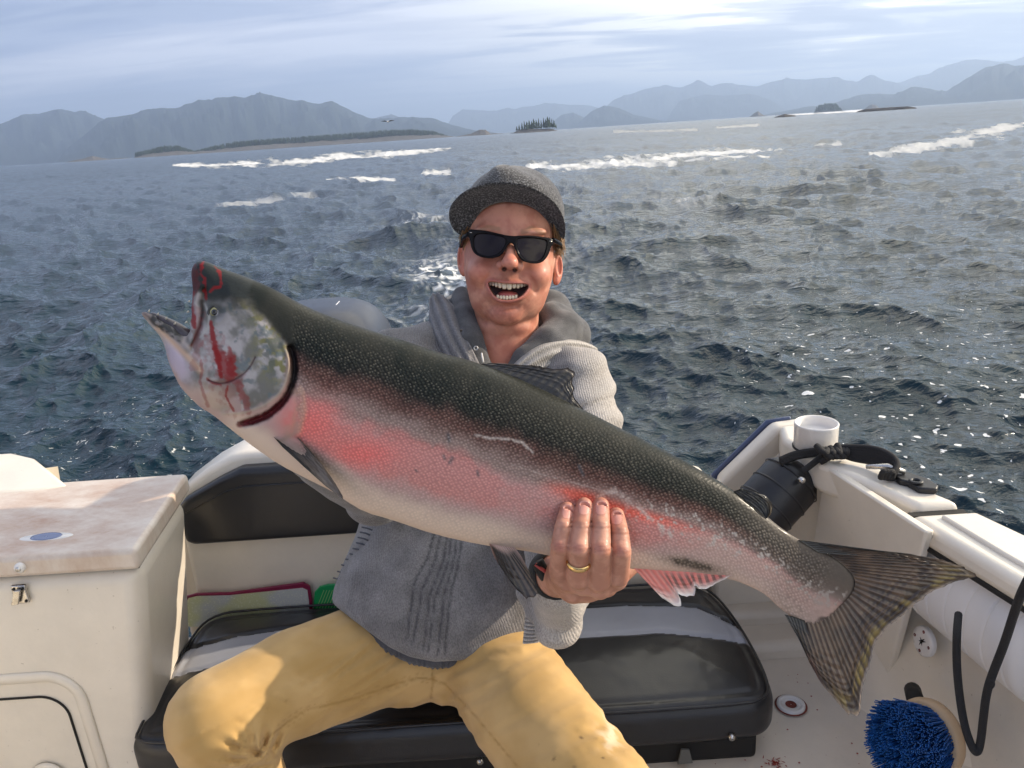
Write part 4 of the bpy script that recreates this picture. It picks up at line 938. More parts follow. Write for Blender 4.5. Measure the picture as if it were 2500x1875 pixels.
scr = sstep(.60, .68, nB) * sstep(1050, 1250, s) * sstep(.34, .44, tt) * sstep(.75, .6, tt); c = mixa(c, colr((.48, .43, .38)), scr * .8)
# pale scrapes and pock marks on the flank
for a_, w_, k_ in (([(1160, 1062), (1195, 1070), (1240, 1072), (1275, 1080), (1300, 1105)], 3.5, .7), ([(1560, 1240), (1590, 1268), (1622, 1290), (1650, 1318)], 5, .7), ([(1460, 1215), (1500, 1198), (1530, 1216)], 8, .6), ([(1250, 1135), (1330, 1160), (1500, 1205)], 1.5, .4)):
    dd, _ = pline(u, v, a_); c = mixa(c, colr((.58, .50, .44)), k_ * g1(dd, w_) * sstep(.3, .55, nB))
for a_, w_ in (([(1095, 1062), (1097, 1075)], 5), ([(1083, 1112), (1086, 1120)], 4), ([(1098, 1130), (1104, 1118)], 5), ([(1165, 1150), (1168, 1160)], 4), ([(1414, 1138), (1424, 1160)], 4), ([(1015, 1148), (1018, 1150)], 3)):
    dd, _ = pline(u, v, a_); c = mixa(c, colr((.10, .10, .11)), .75 * g1(dd, w_))
# lateral line
ll = g1((t - .52) * hh * 2, 1.8) * sstep(300, 340, s) * sstep(1500, 1450, s); c = mixa(c, c * .6, ll * .4)
# silver spots rubbed at the anal area and dark patch above the anal fin
dk = np.exp(-((u - 1690) / 60) ** 2 - ((v - 1378 - (u - 1690) * .22) / 12) ** 2); c = mixa(c, colr((.06, .05, .035)), np.clip(dk * 1.2 * (.5 + nB), 0, .85))
# ---- head
hline = np.interp(u, [440, 520, 560, 609, 663, 700, 715], [700, 735, 722, 745, 800, 835, 850]); edge = np.interp(u, [400, 690, 706], [700, 838, 870])
headm = np.maximum(poly_sd(u, v, [(330, 740), (470, 700), (520, 722), (565, 716), (612, 745), (665, 795), (696, 838), (708, 880), (704, 925), (688, 962), (648, 993), (600, 1012), (544, 1016), (500, 1000), (380, 850)]), -60)
wd_ = 9 + 24 * sstep(830, 730, v); hm = sstep(1, -1, (headm + wd_ * .5 + (nA - .5) * (24 + wd_)) / wd_)
hc = mixa(colr((.17, .165, .15)), colr((.41, .38, .375)), sstep(.35, .7, fbm(uv, 1 / 34, 4, 8)))
oliv = np.clip(sstep(95, 20, np.hypot(u - 680, (v - 850) * .8)) + .8 * g1(pline(u, v, [(590, 752), (625, 775), (655, 810), (680, 850), (690, 900)])[0], 22), 0, 1)
hc = mixa(hc, colr((.20, .19, .085)), oliv * sstep(.36, .62, fbm(uv, 1 / 14, 4, 12)))
hc = mixa(hc, colr((.12, .13, .11)), oliv * .8 * sstep(.55, .68, fbm(uv, 1 / 17, 3, 15)))
hc = mixa(hc, colr((.13, .16, .17)), .75 * sstep(.60, .72, fbm(uv, 1 / 17, 3, 25)) * sstep(480, 540, u))
hc = mixa(hc, colr((.62, .46, .36)), .7 * sstep(60, 10, np.hypot((u - 500) * .5, v - 975)))
thr = np.exp(-((u - 432) / 26) ** 2 - ((v - 882 - (u - 432) * .9) / 40) ** 2); hc = mixa(hc, colr((.52, .44, .52)), np.clip(thr * 1.3, 0, .9))
hc = mixa(hc, colr((.66, .46, .32)), .8 * g1(pline(u, v, [(385, 800), (420, 835), (462, 875), (490, 905)])[0], 8))
lowj = poly_sd(u, v, [(332, 742), (380, 748), (420, 766), (455, 806), (462, 838), (440, 838), (402, 812), (372, 792)]); hc = mixa(hc, colr((.055, .055, .055)), sstep(4, -4, lowj) * (.55 + .45 * sstep(.4, .6, nB)))
c = mixa(c, hc, hm)
# dark snout, eye surround, line work
sn_ = poly_sd(u, v, [(455, 620), (560, 600), (620, 680), (600, 730), (540, 716), (505, 732), (492, 700), (470, 705), (460, 660)]); c = mixa(c, colr((.024, .028, .027)), sstep(6, -6, sn_))
c = mixa(c, colr((.05, .055, .05)), .85 * g1(np.hypot(u - 530, (v - 757) * .9), 26) * (np.hypot(u - 526, v - 763) > 8))
c = mixa(c, colr((.42, .40, .37)), .8 * g1(pline(u, v, [(500, 742), (511, 770), (508, 800), (490, 822)])[0], 3.0))
c = mixa(c, colr((.48, .42, .38)), .85 * g1(pline(u, v, [(484, 718), (478, 740), (482, 760)])[0], 5) + 0)
c = mixa(c, colr((.02, .018, .018)), .95 * g1(pline(u, v, [(492, 735), (494, 762), (489, 795), (474, 828), (463, 850)])[0], 5.5))
c = mixa(c, colr((.40, .34, .31)), .8 * g1(pline(u, v, [(455, 812), (448, 835), (462, 850)])[0], 7))
blood = (.23, .012, .012)
def bl(pts, wid, k=.9, ragged=.6, col_=blood):
    global c
    d, tq = pline(u, v, pts); wv = np.interp(tq, np.linspace(0, 1, len(wid)), wid)
    c = mixa(c, colr(col_), k * sstep(1.25, .55, d / wv + (nB - .5) * ragged * 2))
bl([(515, 785), (517, 810), (523, 835), (527, 855), (533, 880), (540, 920)], [5, 6, 8, 9, 9, 5])
bl([(527, 850), (545, 880), (556, 905), (562, 925)], [10, 20, 22, 14], .75)
bl([(560, 850), (563, 880), (566, 905)], [5, 14, 14], .7); bl([(520, 840), (545, 890), (560, 950), (575, 1000)], [26, 34, 30, 20], .28, 1.2); bl([(478, 760), (486, 800), (480, 850), (470, 900)], [14, 14, 12, 10], .30, 1.2)
bl([(556, 943), (551, 965), (560, 985), (570, 1003)], [3, 3, 3.5, 4], .8); bl([(582, 935), (590, 960), (602, 985), (606, 1004)], [9, 10, 11, 9], .55)
bl([(490, 880), (494, 905), (488, 930), (496, 960), (508, 990)], [3, 5, 3, 4, 5], .5); bl([(540, 940), (520, 935), (505, 925)], [3, 3, 3], .7)
bl([(497, 636), (492, 650), (491, 668), (498, 682), (502, 697), (500, 712), (505, 728)], [3, 4.5, 3, 4, 3, 4, 3], .7, 1.6, (.26, .010, .012)); bl([(524, 652), (534, 660), (539, 675), (540, 690), (537, 702)], [2.5, 4, 3, 3.5, 2.5], .6, 1.6, (.26, .010, .012)); bl([(537, 701), (523, 703), (513, 712)], [4, 4, 4], .9)
bl([(470, 650), (476, 690), (478, 712)], [10, 12, 7], .7, .8, (.10, .012, .012)); bl([(464, 752), (470, 778), (474, 800)], [8, 9, 5], .9, .6); bl([(470, 715), (467, 740)], [5, 5], .7)
c = mixa(c, colr((.05, .012, .015)), .9 * g1(pline(u, v, preop)[0], 2.3))
ds, tq = pline(u, v, slit)
c = mixa(c, colr((.012, .010, .012)), .97 * sstep(1, 0, (ds - 4) / np.interp(tq, [0, .4, 1], [5, 9, 13]) + (nB - .5) * .6) * sstep(-.01, .2, tq) * sstep(1.0, .88, tq))
c = mixa(c, colr((.085, .008, .012)), .9 * sstep(11, 5, ds + (nB - .5) * 8) * sstep(.45, .7, tq)); c = mixa(c, colr((.2, .03, .04)), .6 * sstep(.55, .7, nB) * sstep(12, 6, ds) * sstep(.5, .7, tq))
c = mixa(c, colr((.42, .36, .28)), .6 * g1(pline(u, v, rim)[0], 2.6) * sstep(840, 870, v))
cle = sstep(22, 8, pline(u, v, [(728, 960), (735, 1000), (722, 1045), (690, 1062)])[0]) * sstep(.3, .6, nA); c = mixa(c, colr((.40, .28, .21)), cle * .7)
gray = np.exp(-((u - 790) / 80) ** 2 - ((v - 1130 - (u - 790) * .75) / 22) ** 2); c = mixa(c, colr((.20, .17, .15)), .6 * np.clip(gray, 0, 1))
ee = sstep(1490, 1590, s); c = mixa(c, colr((.15, .115, .09)), ee * (.2 + .35 * nB)); fl_, _ = pline(u, v, [(1990, 1338), (2060, 1380), (2090, 1412), (2084, 1446), (2055, 1475), (2027, 1499), (1985, 1520), (1935, 1530)]); fins = sstep(-7, 7, (nB - .5) * 22 + poly_sd(u, v, [(1500, 1000), (1971, 1320), (2005, 1345), (2060, 1380), (2090, 1412), (2084, 1446), (2055, 1475), (2027, 1499), (1985, 1520), (1930, 1530), (1700, 1500)])) * (u > 1900); c = mixa(c, colr((.05, .038, .03)), fins * .85); back = w < -4; c[back] *= .9
scal = sstep(715, 735, u - (v - 950) * 0.05) * sstep(1.02, .93, t) * sstep(1680, 1610, s) * (.25 + .75 * sstep(.06, .2, t))
Vw = fish_world(V)
# along / across coordinates for the scale pattern (slightly curved rows)
fu = s + 0 * s; fv = (t - .5) * hh * 2
mf = bpy.data.materials.new('salmon_skin'); mf.use_nodes = True; nt = mf.node_tree; b = nt.nodes['Principled BSDF']
ac = N(nt, 'ShaderNodeAttribute', attribute_name='Col'); au = N(nt, 'ShaderNodeAttribute', attribute_name='fuv'); asx = N(nt, 'ShaderNodeAttribute', attribute_name='scal')
mp_ = N(nt, 'ShaderNodeMapping'); mp_.inputs['Scale'].default_value = (1000 / 8.4, 1000 / 7.2, 0); mp_.inputs['Rotation'].default_value = (0, 0, math.radians(45)); L(nt, au.outputs['Vector'], mp_.inputs[0])
vo = N(nt, 'ShaderNodeTexVoronoi', i_Scale=1.0, i_Randomness=.55); vo.voronoi_dimensions = '2D'; L(nt, mp_.outputs[0], vo.inputs[0])
g = N(nt, 'ShaderNodeNewGeometry')
lit = ramp(nt, vo.outputs['Distance'], [(.05, 2.0), (.25, 1.35), (.42, .75), (.62, .40)], 'LINEAR')
sc_c = mixc(nt, 1.0, ac.outputs['Color'], lit, 'MULTIPLY')
lum = N(nt, 'ShaderNodeRGBToBW'); L(nt, ac.outputs['Color'], lum.inputs[0])
lw = ramp(nt, lum.outputs[0], [(.02, .8), (.10, .6), (.22, .34), (.42, .12)], 'LINEAR')
vs_ = N(nt, 'ShaderNodeSeparateColor'); L(nt, vo.outputs['Color'], vs_.inputs[0])
k = math_(nt, 'MULTIPLY', math_(nt, 'MULTIPLY', asx.outputs['Fac'], lw), math_(nt, 'MULTIPLY_ADD', vs_.outputs[0], .8, .5), clamp=True)
cc = mixc(nt, k, ac.outputs['Color'], sc_c)
sp1 = math_(nt, 'MULTIPLY', math_(nt, 'LESS_THAN', vo.outputs['Distance'], .26), math_(nt, 'GREATER_THAN', vs_.outputs[1], .62)); sp1 = math_(nt, 'MULTIPLY', sp1, math_(nt, 'MULTIPLY', asx.outputs['Fac'], ramp(nt, lum.outputs[0], [(.02, .08), (.12, .10), (.25, .10), (.4, .05)], 'LINEAR')))
cc = mixc(nt, sp1, cc, (.55, .50, .40))
L(nt, cc, b.inputs['Base Color'])
wet = N(nt, 'ShaderNodeTexNoise', i_Scale=28.0, i_Detail=5.0); L(nt, g.outputs['Position'], wet.inputs[0])
L(nt, ramp(nt, wet.outputs[0], [(.35, .36), (.65, .6)], 'LINEAR'), b.inputs['Roughness']); b.inputs['Specular IOR Level'].default_value = .14; b.inputs['Coat Weight'].default_value = .04; b.inputs['Coat Roughness'].default_value = .12
hgt = math_(nt, 'MULTIPLY', math_(nt, 'SUBTRACT', 1.0, vo.outputs['Distance']), asx.outputs['Fac'])
fn = N(nt, 'ShaderNodeTexNoise', i_Scale=320.0, i_Detail=4.0); L(nt, g.outputs['Position'], fn.inputs[0])
bp = N(nt, 'ShaderNodeBump', i_Strength=.5, i_Distance=.0014); L(nt, math_(nt, 'ADD', hgt, math_(nt, 'MULTIPLY', fn.outputs[0], .35)), bp.inputs['Height']); L(nt, bp.outputs[0], b.inputs['Normal'])
salmon = mesh_obj('salmon', Vw, Qf, mf, col=c, attrs=dict(scal=scal, fuv=np.stack([fu / 1000, fv / 1000, 0 * fu], -1)), label='huge pink flanked salmon with open mouth and blood streaked head held across the picture', cat='fish')
m_fin = mat('fin_membrane', vcol=True, rough=.42, bump=(500, .3, .0006), coat=.2)
def fin(name, base, tip, w0, w1, nray, colf, rag=.06, seed=0, th=3.2, curl=0, nv=26, ridge=.7):
    """fan of rays between a base line and a tip line, both in picture units; w0, w1 = distance toward the camera"""
    q = np.random.default_rng(seed); nu_ = nray * 6 + 1; B_ = resample(smooth_line(base, 2), nu_); T_ = resample(smooth_line(tip, 1), nu_)
    a = np.linspace(0, 1, nu_); ph = np.arange(nu_) % 6 / 6; ray_h = np.cos(ph * 2 * np.pi) ; r1 = np.interp(np.arange(nu_) / 6, np.arange(nray + 1), q.uniform(1 - rag * 2, 1 + rag * .3, nray + 1))
    notch = 1 - rag * .9 * (ph * (1 - ph) * 4) * np.interp(np.arange(nu_) / 6, np.arange(nray + 1), q.uniform(0, 1, nray + 1))
    vv = np.linspace(0, 1, nv); V = []; UVc = []
    for sd_ in (1, -1):
        for j, tv in enumerate(vv):
            k = tv * np.where(tv > .5, 1 + (r1 * notch - 1) * (tv - .5) * 2, 1); p = B_ + (T_ - B_) * k[:, None]
            ww = w0 + (w1 - w0) * tv + curl * np.sin(tv * 3.1) + np.interp(a, np.linspace(0, 1, 7), q.uniform(-1, 1, 7)) * 5 * tv
            e = np.minimum(1, (1 - tv) * 5 + .12); hz_ = (th * .5 * e + ridge * ray_h * e * (tv > .02)) * sd_
            V.append(np.stack([p[:, 0], p[:, 1], ww + hz_], -1)); UVc.append(np.stack([a, np.full(nu_, tv), ray_h], -1))
        q = np.random.default_rng(seed); q.uniform(size=2 * (nray + 1))
    V = np.concatenate(V); UVc = np.concatenate(UVc); n = nv * nu_; I = np.arange(n).reshape(nv, nu_)
    q1 = np.stack([I[:-1, :-1], I[:-1, 1:], I[1:, 1:], I[1:, :-1]], -1).reshape(-1, 4); rim_ = np.r_[I[0], I[1:, -1], I[-1, ::-1][1:], I[::-1, 0][1:-1]]
    q2 = (q1 + n)[:, ::-1]; rr3 = np.stack([rim_, np.roll(rim_, -1), np.roll(rim_, -1) + n, rim_ + n], -1)
    return mesh_obj(name, fish_world(V), np.concatenate([q1, q2, rr3]), m_fin, salmon, col=colf(UVc[:, 0], UVc[:, 1], UVc[:, 2], V))
def K(c, n): return np.tile(np.array(c, float), (n, 1))
def mx(a, b, k): k = np.clip(k, 0, 1)[:, None]; return a * (1 - k) + b * k
def col_tail(a, t, r, V): return col_tail0(a, t, r, V) * np.array([.82, .72, .66])
def col_tail0(a, t, r, V):
    n = len(a); nz_ = fbm(V[:, :2], 1 / 30, 4, 5); n2 = fbm(np.stack([a * 60, t * 7], -1), 1, 3, 8)
    c = mx(K((.060, .042, .030), n), K((.14, .095, .060), n), sstep(.35, .7, nz_)); c = mx(c, K((.02, .017, .014), n), sstep(.72, .9, n2) * .9 + .8 * sstep(.07, .0, np.minimum(a, 1 - a)) + .5 * sstep(.25, 0, t) * sstep(.35, .1, a))
    yel = g1(t - .86, .085) * sstep(.18, .30, a) * sstep(.93, .82, a); c = mx(c, K((.30, .25, .07), n), yel * .85 * sstep(.35, .62, nz_ + .12 * r)); c = mx(c, K((.48, .43, .36), n), sstep(.93, .99, t) * sstep(.3, .4, a) * .8)
    c = mx(c, K((.30, .25, .20), n), (r > .7) * .45 * sstep(.1, .3, t) * sstep(.9, .6, t)); c = mx(c, K((.22, .12, .09), n), .7 * sstep(.93, .97, a) * sstep(.5, .8, t))
    return mx(c, K((.02, .016, .014), n), (r < -.6) * .5)
fin('tail_fin', [(1968, 1325), (2005, 1340), (2060, 1380), (2090, 1412), (2084, 1446), (2055, 1475), (2027, 1499), (1985, 1515), (1938, 1515)],
    [(2140, 1347), (2253, 1356), (2330, 1372), (2392, 1396), (2402, 1405), (2370, 1413), (2325, 1428), (2298, 1436), (2264, 1461), (2227, 1491), (2189, 1523), (2163, 1541), (2144, 1563), (2136, 1589), (2129, 1619), (2114, 1649), (2106, 1687), (2104, 1722), (2107, 1762), (2092, 1762), (2053, 1730), (2012, 1683), (1985, 1635)], 0, 14, 34, col_tail, .030, 1, 5, 8, 44, 1.5)
# leading rays closing the upper and lower lobes
def col_dark(a, t, r, V):
    n = len(a); c = mx(K((.020, .019, .018), n), K((.085, .065, .05), n), (r > .5) * .35 * sstep(.1, .5, t)); return mx(c, K((.16, .12, .09), n), sstep(.85, 1, t) * .5)
fin('tail_fin_ray', [(1950, 1318), (1971, 1332), (2000, 1350)], [(2140, 1343), (2250, 1355), (2260, 1372)], 6, 14, 6, col_dark, .0, 3, 5, 0)
fin('tail_fin_ray', [(1915, 1500), (1938, 1505), (1965, 1515)], [(1950, 1560), (1985, 1638), (2000, 1640)], 6, 12, 6, col_dark, .0, 4, 5, 0)
fin('dorsal_fin', [(1147, 893), (1200, 912), (1300, 950), (1380, 990), (1428, 1012)], [(1195, 886), (1286, 887), (1351, 894), (1394, 898), (1410, 911), (1399, 923), (1406, 945), (1396, 962), (1410, 982), (1425, 1000)], 6, -4, 15, col_dark, .055, 5, 4)
def col_adip(a, t, r, V): n = len(a); return mx(K((.014, .014, .013), n), K((.10, .07, .035), n), sstep(.6, 1, t) * sstep(.45, .7, a))
fin('adipose_fin', [(1790, 1200), (1830, 1232), (1868, 1268)], [(1812, 1192), (1848, 1200), (1874, 1212), (1887, 1234), (1884, 1254), (1872, 1266)], 4, 8, 5, col_adip, .0, 6, 7, ridge=.2)
def col_pelv(a, t, r, V):
    n = len(a); c = mx(K((.55, .38, .32), n), K((.035, .028, .024), n), sstep(.05, .22, t) * sstep(.98, .75, a)); c = mx(c, K((.26, .18, .12), n), (r > .3) * .6 * sstep(.3, .7, a)); return mx(c, K((.40, .24, .20), n), sstep(.1, .0, a) * .7)
fin('pelvic_fin', [(1192, 1322), (1222, 1330), (1258, 1338)], [(1207, 1362), (1232, 1401), (1262, 1448), (1290, 1466), (1318, 1476), (1312, 1440), (1292, 1392), (1272, 1356)], 20, 60, 11, col_pelv, .05, 7, 4)
def col_anal(a, t, r, V):
    n = len(a); c = mx(K((.62, .22, .18), n), K((.78, .62, .54), n), sstep(.45, .95, t)); c = mx(c, K((.10, .06, .04), n), (r < .1) * .75 * sstep(.05, .3, t) * sstep(.85, .55, t) * sstep(.18, .35, a)); c = mx(c, K((.72, .16, .12), n), (r > .3) * .5 * sstep(.9, .4, t)); return mx(c, K((.82, .76, .70), n), sstep(.86, .97, t))
fin('anal_fin', [(1540, 1380), (1600, 1388), (1690, 1394), (1780, 1398)], [(1618, 1462), (1650, 1485), (1664, 1483), (1666, 1470), (1654, 1448), (1670, 1458), (1698, 1456), (1702, 1444), (1696, 1432), (1712, 1443), (1736, 1438), (1758, 1422), (1786, 1404)], 8, 16, 14, col_anal, .05, 9, 4)
def col_pect(a, t, r, V):
    n = len(a); nz_ = fbm(V[:, :2], 1 / 20, 4, 4); c = mx(K((.012, .011, .012), n), K((.17, .135, .11), n), sstep(.15, .75, t + a * .15) * sstep(.2, .5, a) * (.5 + nz_)); return mx(c, K((.012, .010, .010), n), sstep(.10, .03, a))
fin('pectoral_fin', [(657, 1054), (680, 1052), (708, 1058)], [(690, 1092), (740, 1138), (790, 1184), (842, 1226), (838, 1210), (800, 1150), (762, 1105), (732, 1072)], 58, 96, 11, col_pect, .02, 10, 5)
# eye: iris ring and pupil
ec = fish_world(np.array([526, 763, thick(snc(526., 763.)[0]) * .86])); 
V, Fc = lathe([(.001, .0032), (.0026, .0031), (.0042, .0023), (.0056, .0008), (.0062, -.002)], ec, -fw, 32); eye = mesh_obj('eye', V, Fc, mat('salmon_iris', (.33, .29, .12), .12, coat=1, var=(400, .2)), salmon)
V, Fc = lathe([(.001, .0038), (.0022, .0037), (.0030, .0031), (.0031, .002)], ec, -fw, 28); mesh_obj('pupil', V, Fc, mat('pupil', (.006, .006, .008), .06, coat=1), eye)
V, Fc = lathe([(.0055, .0005), (.0066, .0018), (.0082, .0005), (.0088, -.002)], ec, -fw, 32); mesh_obj('eye_rim', V, Fc, mat('eye_rim', (.035, .035, .032), .35), eye)
# tongue, inner mouth and a few teeth along both jaws
m_mouth = mat('fish_mouth_lining', (.045, .035, .04), .35, var=(200, .3), coat=.4)
V, Fc = tube([fish_world(np.array(p)) for p in smooth_line([(368, 768, 0), (400, 785, 0), (435, 806, 0), (470, 840, 0)], 2)], np.linspace(.0025, .011, len(smooth_line([(0, 0), (1, 0), (2, 0), (3, 0)], 2))), 12); mesh_obj('tongue', V, Fc, m_mouth, salmon)
m_tooth = mat('fish_tooth', (.6, .55, .45), .3)
for i, (u_, v_, du, dv, w_) in enumerate([(363, 762, 2, -7, 20), (384, 770, 3, -7, 24), (405, 779, 3, -6, 28), (426, 792, 3, -6, 31), (464, 735, -6, 2, 24), (461, 760, -6, 3, 27), (457, 785, -6, 4, 30)]):
    a_ = fish_world(np.array([u_, v_, w_ * .55])); b_ = fish_world(np.array([u_ + du, v_ + dv, w_ * .55 + 3])); V, Fc = tube([a_, (a_ + b_) / 2, b_], [.0011, .0008, .0001], 6); mesh_obj('tooth', V, Fc, m_tooth, salmon)
# ------------------------------------------------------------------ the man
ZH = 1.38
def head_world(q): return fish_world(q, ZH)
sp = lambda p, c, r: np.sqrt(((p - np.array(c, np.float32)) ** 2).sum(-1)) - r
mouth_poly = smooth_poly([(1189, 690), (1198, 686), (1215, 689), (1240, 692), (1265, 692), (1284, 692), (1293, 697), (1286, 711), (1276, 722), (1262, 730), (1243, 734), (1222, 733), (1208, 725), (1197, 710)], 2)
def seg3(p, pts, r0, r1=None): return chain(p, pts, [r0] * len(pts) if r1 is None else list(np.linspace(r0, r1, len(pts))))
def head_fn(p):
    u, v, w = p[:, 0], p[:, 1], p[:, 2]
    f = ell(p, (1246, 560, -12), (114, 142, 128))
    f = smin(f, ell(p, (1242, 660, 20), (108, 110, 92)), 30)
    f = smin(f, ell(p, (1239, 722, 36), (87, 69, 66)), 30)                    # jaw
    f = smin(f, ell(p, (1233, 768, 76), (36, 26, 28)), 22)                    # chin
    f = smin(f, ell(p, (1178, 664, 76), (36, 34, 36)), 16); f = smin(f, ell(p, (1306, 669, 74), (37, 35, 37)), 16); f = smin(f, ell(p, (1187, 738, 24), (26, 30, 34)), 24); f = smin(f, ell(p, (1290, 738, 20), (26, 30, 34)), 24)   # cheeks
    f = smin(f, ell(p, (1240, 706, 84), (50, 36, 40)), 16)                    # muzzle
    f = smin(f, ell(p, (1200, 560, 92), (40, 13, 22)), 14); f = smin(f, ell(p, (1292, 566, 92), (42, 13, 22)), 14)   # brows
    f = smax(f, -ell(p, (1197, 600, 132), (30, 20, 26)), 12); f = smax(f, -ell(p, (1297, 606, 130), (30, 20, 26)), 12)
    f = smin(f, seg3(p, [(1248, 575, 104), (1246, 612, 126), (1245, 640, 142)], 11, 15), 12)
    f = smin(f, ell(p, (1245, 641, 144), (20, 17, 19)), 8)
    f = smin(f, ell(p, (1224, 648, 124), (13, 13, 16)), 7); f = smin(f, ell(p, (1266, 651, 123), (13, 13, 16)), 7)
    f = smax(f, -ell(p, (1231, 657, 138), (7, 5.5, 12)), 3); f = smax(f, -ell(p, (1257, 659, 138), (7, 5.5, 12)), 3)
    # smile folds, cheek creases, fold under the chin
    for pts, r, k in (([(1219, 650, 122), (1203, 664, 118), (1187, 682, 110), (1177, 708, 94)], 5, 7), ([(1272, 654, 121), (1287, 668, 116), (1301, 688, 106), (1310, 714, 90)], 5, 7),
                      ([(1204, 749, 100), (1230, 752, 108), (1260, 749, 100)], 3, 12),):
        f = smax(f, -seg3(p, pts, r), k)
    # ears
    for s_, eu, ev in ((-1, 1129, 632), (1, 1361, 654)):
        e = ell(p, (eu, ev, -22), (13, 38, 24)); e = smax(e, -ell(p, (eu + s_ * 5, ev - 4, -6), (7, 22, 13)), 5); e = smin(e, ell(p, (eu - s_ * 3, ev + 30, -12), (9, 13, 12)), 5); f = smin(f, e, 10)
    # neck and upper chest
    f = smin(f, seg3(p, [(1236, 745, -30), (1232, 820, -36), (1226, 920, -52)], 80, 84), 18)
    f = smin(f, ell(p, (1236, 800, 12), (60, 24, 44)), 14)
    f = smin(f, ell(p, (1218, 990, -46), (140, 110, 92)), 30)
    # lips then the open mouth
    d = poly_sd(u, v, mouth_poly); wl = 116 - ((u - 1240) / 60) ** 2 * 26
    lip = np.hypot(np.hypot(np.maximum(np.abs(d) - 2.0, 0), 0), (w - wl) * .8) - 4.6; lip = np.where(np.abs(w - wl) < 40, lip, 30)
    f = smin(f, lip, 7)
    cav = np.maximum(d + 1.0, 60 - w); f = smax(f, -cav, 3)
    return f
V, Qh = nets(head_fn, (1050, 408, -175), (1420, 1060, 178), 2.1, B=6, lip=1.7)
V = vsmooth(V, Qh, 1, .5); u, v, w = V.T.astype(np.float32)
def colr(c, n=None): return np.tile(np.array(c, float), (n or len(u), 1))
n1 = fbm(V, 1 / 26, 4, 1); n2 = fbm(V, 1 / 6, 3, 5)
c = mixa(colr((.44, .18, .12)), colr((.58, .28, .19)), sstep(.35, .65, n1))
def blob(cc, r): return np.exp(-(((V - np.array(cc)) / np.array(r)) ** 2).sum(-1))
red = .9 * blob((1178, 665, 90), (38, 34, 60)) + .9 * blob((1308, 668, 90), (38, 34, 60)) + 1.0 * blob((1245, 638, 150), (26, 26, 40)) + .45 * blob((1240, 540, 110), (80, 30, 60)) + .5 * blob((1232, 768, 100), (34, 24, 50)) + .8 * blob((1226, 900, 20), (90, 90, 200)) + .9 * (np.abs(u - 1245) > 112)
c = mixa(c, colr((.52, .145, .10)), np.clip(red * .62, 0, .7))
d = poly_sd(u, v, mouth_poly); lipm = sstep(11, 5, np.abs(d + 0)) * (w > 70); c = mixa(c, colr((.40, .125, .10)), lipm * .7)
c = mixa(c, colr((.06, .012, .012)), sstep(-1.5, -5, d) * (w > 50) * (w < 122))
nost = np.minimum(np.hypot(u - 1231, v - 657), np.hypot(u - 1257, v - 659)); c = mixa(c, colr((.05, .015, .012)), sstep(8, 4, nost) * (w > 110))
bro = np.minimum(pline(u, v, [(1172, 564), (1190, 554), (1215, 558)])[0] , pline(u, v, [(1275, 566), (1300, 556), (1330, 570)])[0]); c = mixa(c, colr((.30, .16, .09)), .7 * sstep(8, 3, bro + (n2 - .5) * 9) * (w > 70))
stub = np.clip(blob((1235, 765, 70), (75, 42, 90)) + .7 * blob((1240, 682, 120), (50, 12, 40)), 0, 1); c = mixa(c, c * np.array([.72, .70, .72]), stub * sstep(.35, .6, n2) * .8)
fr = sstep(.70, .76, n2) * (v < 760); c = mixa(c, c * .78, fr * .5)
m_skin = mat('skin', vcol=True, rough=.50, bump=(420, .25, .0008), sss=.12, coat=.06); m_skin.node_tree.nodes['Principled BSDF'].inputs['Specular IOR Level'].default_value = .40
HV, HQ, HC = head_world(V), Qh, c

# ---- left hand (fingers on the flank), arms, all metric camera space
CC = lambda u, v, z: C(u, v, z).astype(np.float32)
fing = [  # tip, DIP, PIP, base knuckle, radii
    ([(1385, 1243, .7585), (1375, 1285, .744), (1368, 1334, .737), (1366, 1392, .762)], [.0072, .0082, .0092, .0105]),
    ([(1426, 1234, .7585), (1419, 1285, .742), (1414, 1338, .731), (1412, 1412, .752)], [.0080, .0090, .0100, .0112]),
    ([(1467, 1234, .7600), (1467, 1285, .742), (1466, 1340, .731), (1462, 1418, .750)], [.0081, .0090, .0100, .0114]),
    ([(1505, 1258, .7610), (1513, 1300, .745), (1516, 1345, .736), (1508, 1406, .756)], [.0078, .0088, .0098, .0112])]
thumb = [CC(1400, 1440, .80), CC(1480, 1430, .83), CC(1540, 1380, .855), CC(1552, 1330, .862)]
wristp, elbowp = CC(1352, 1402, .850), CC(1372, 1490, 1.035)
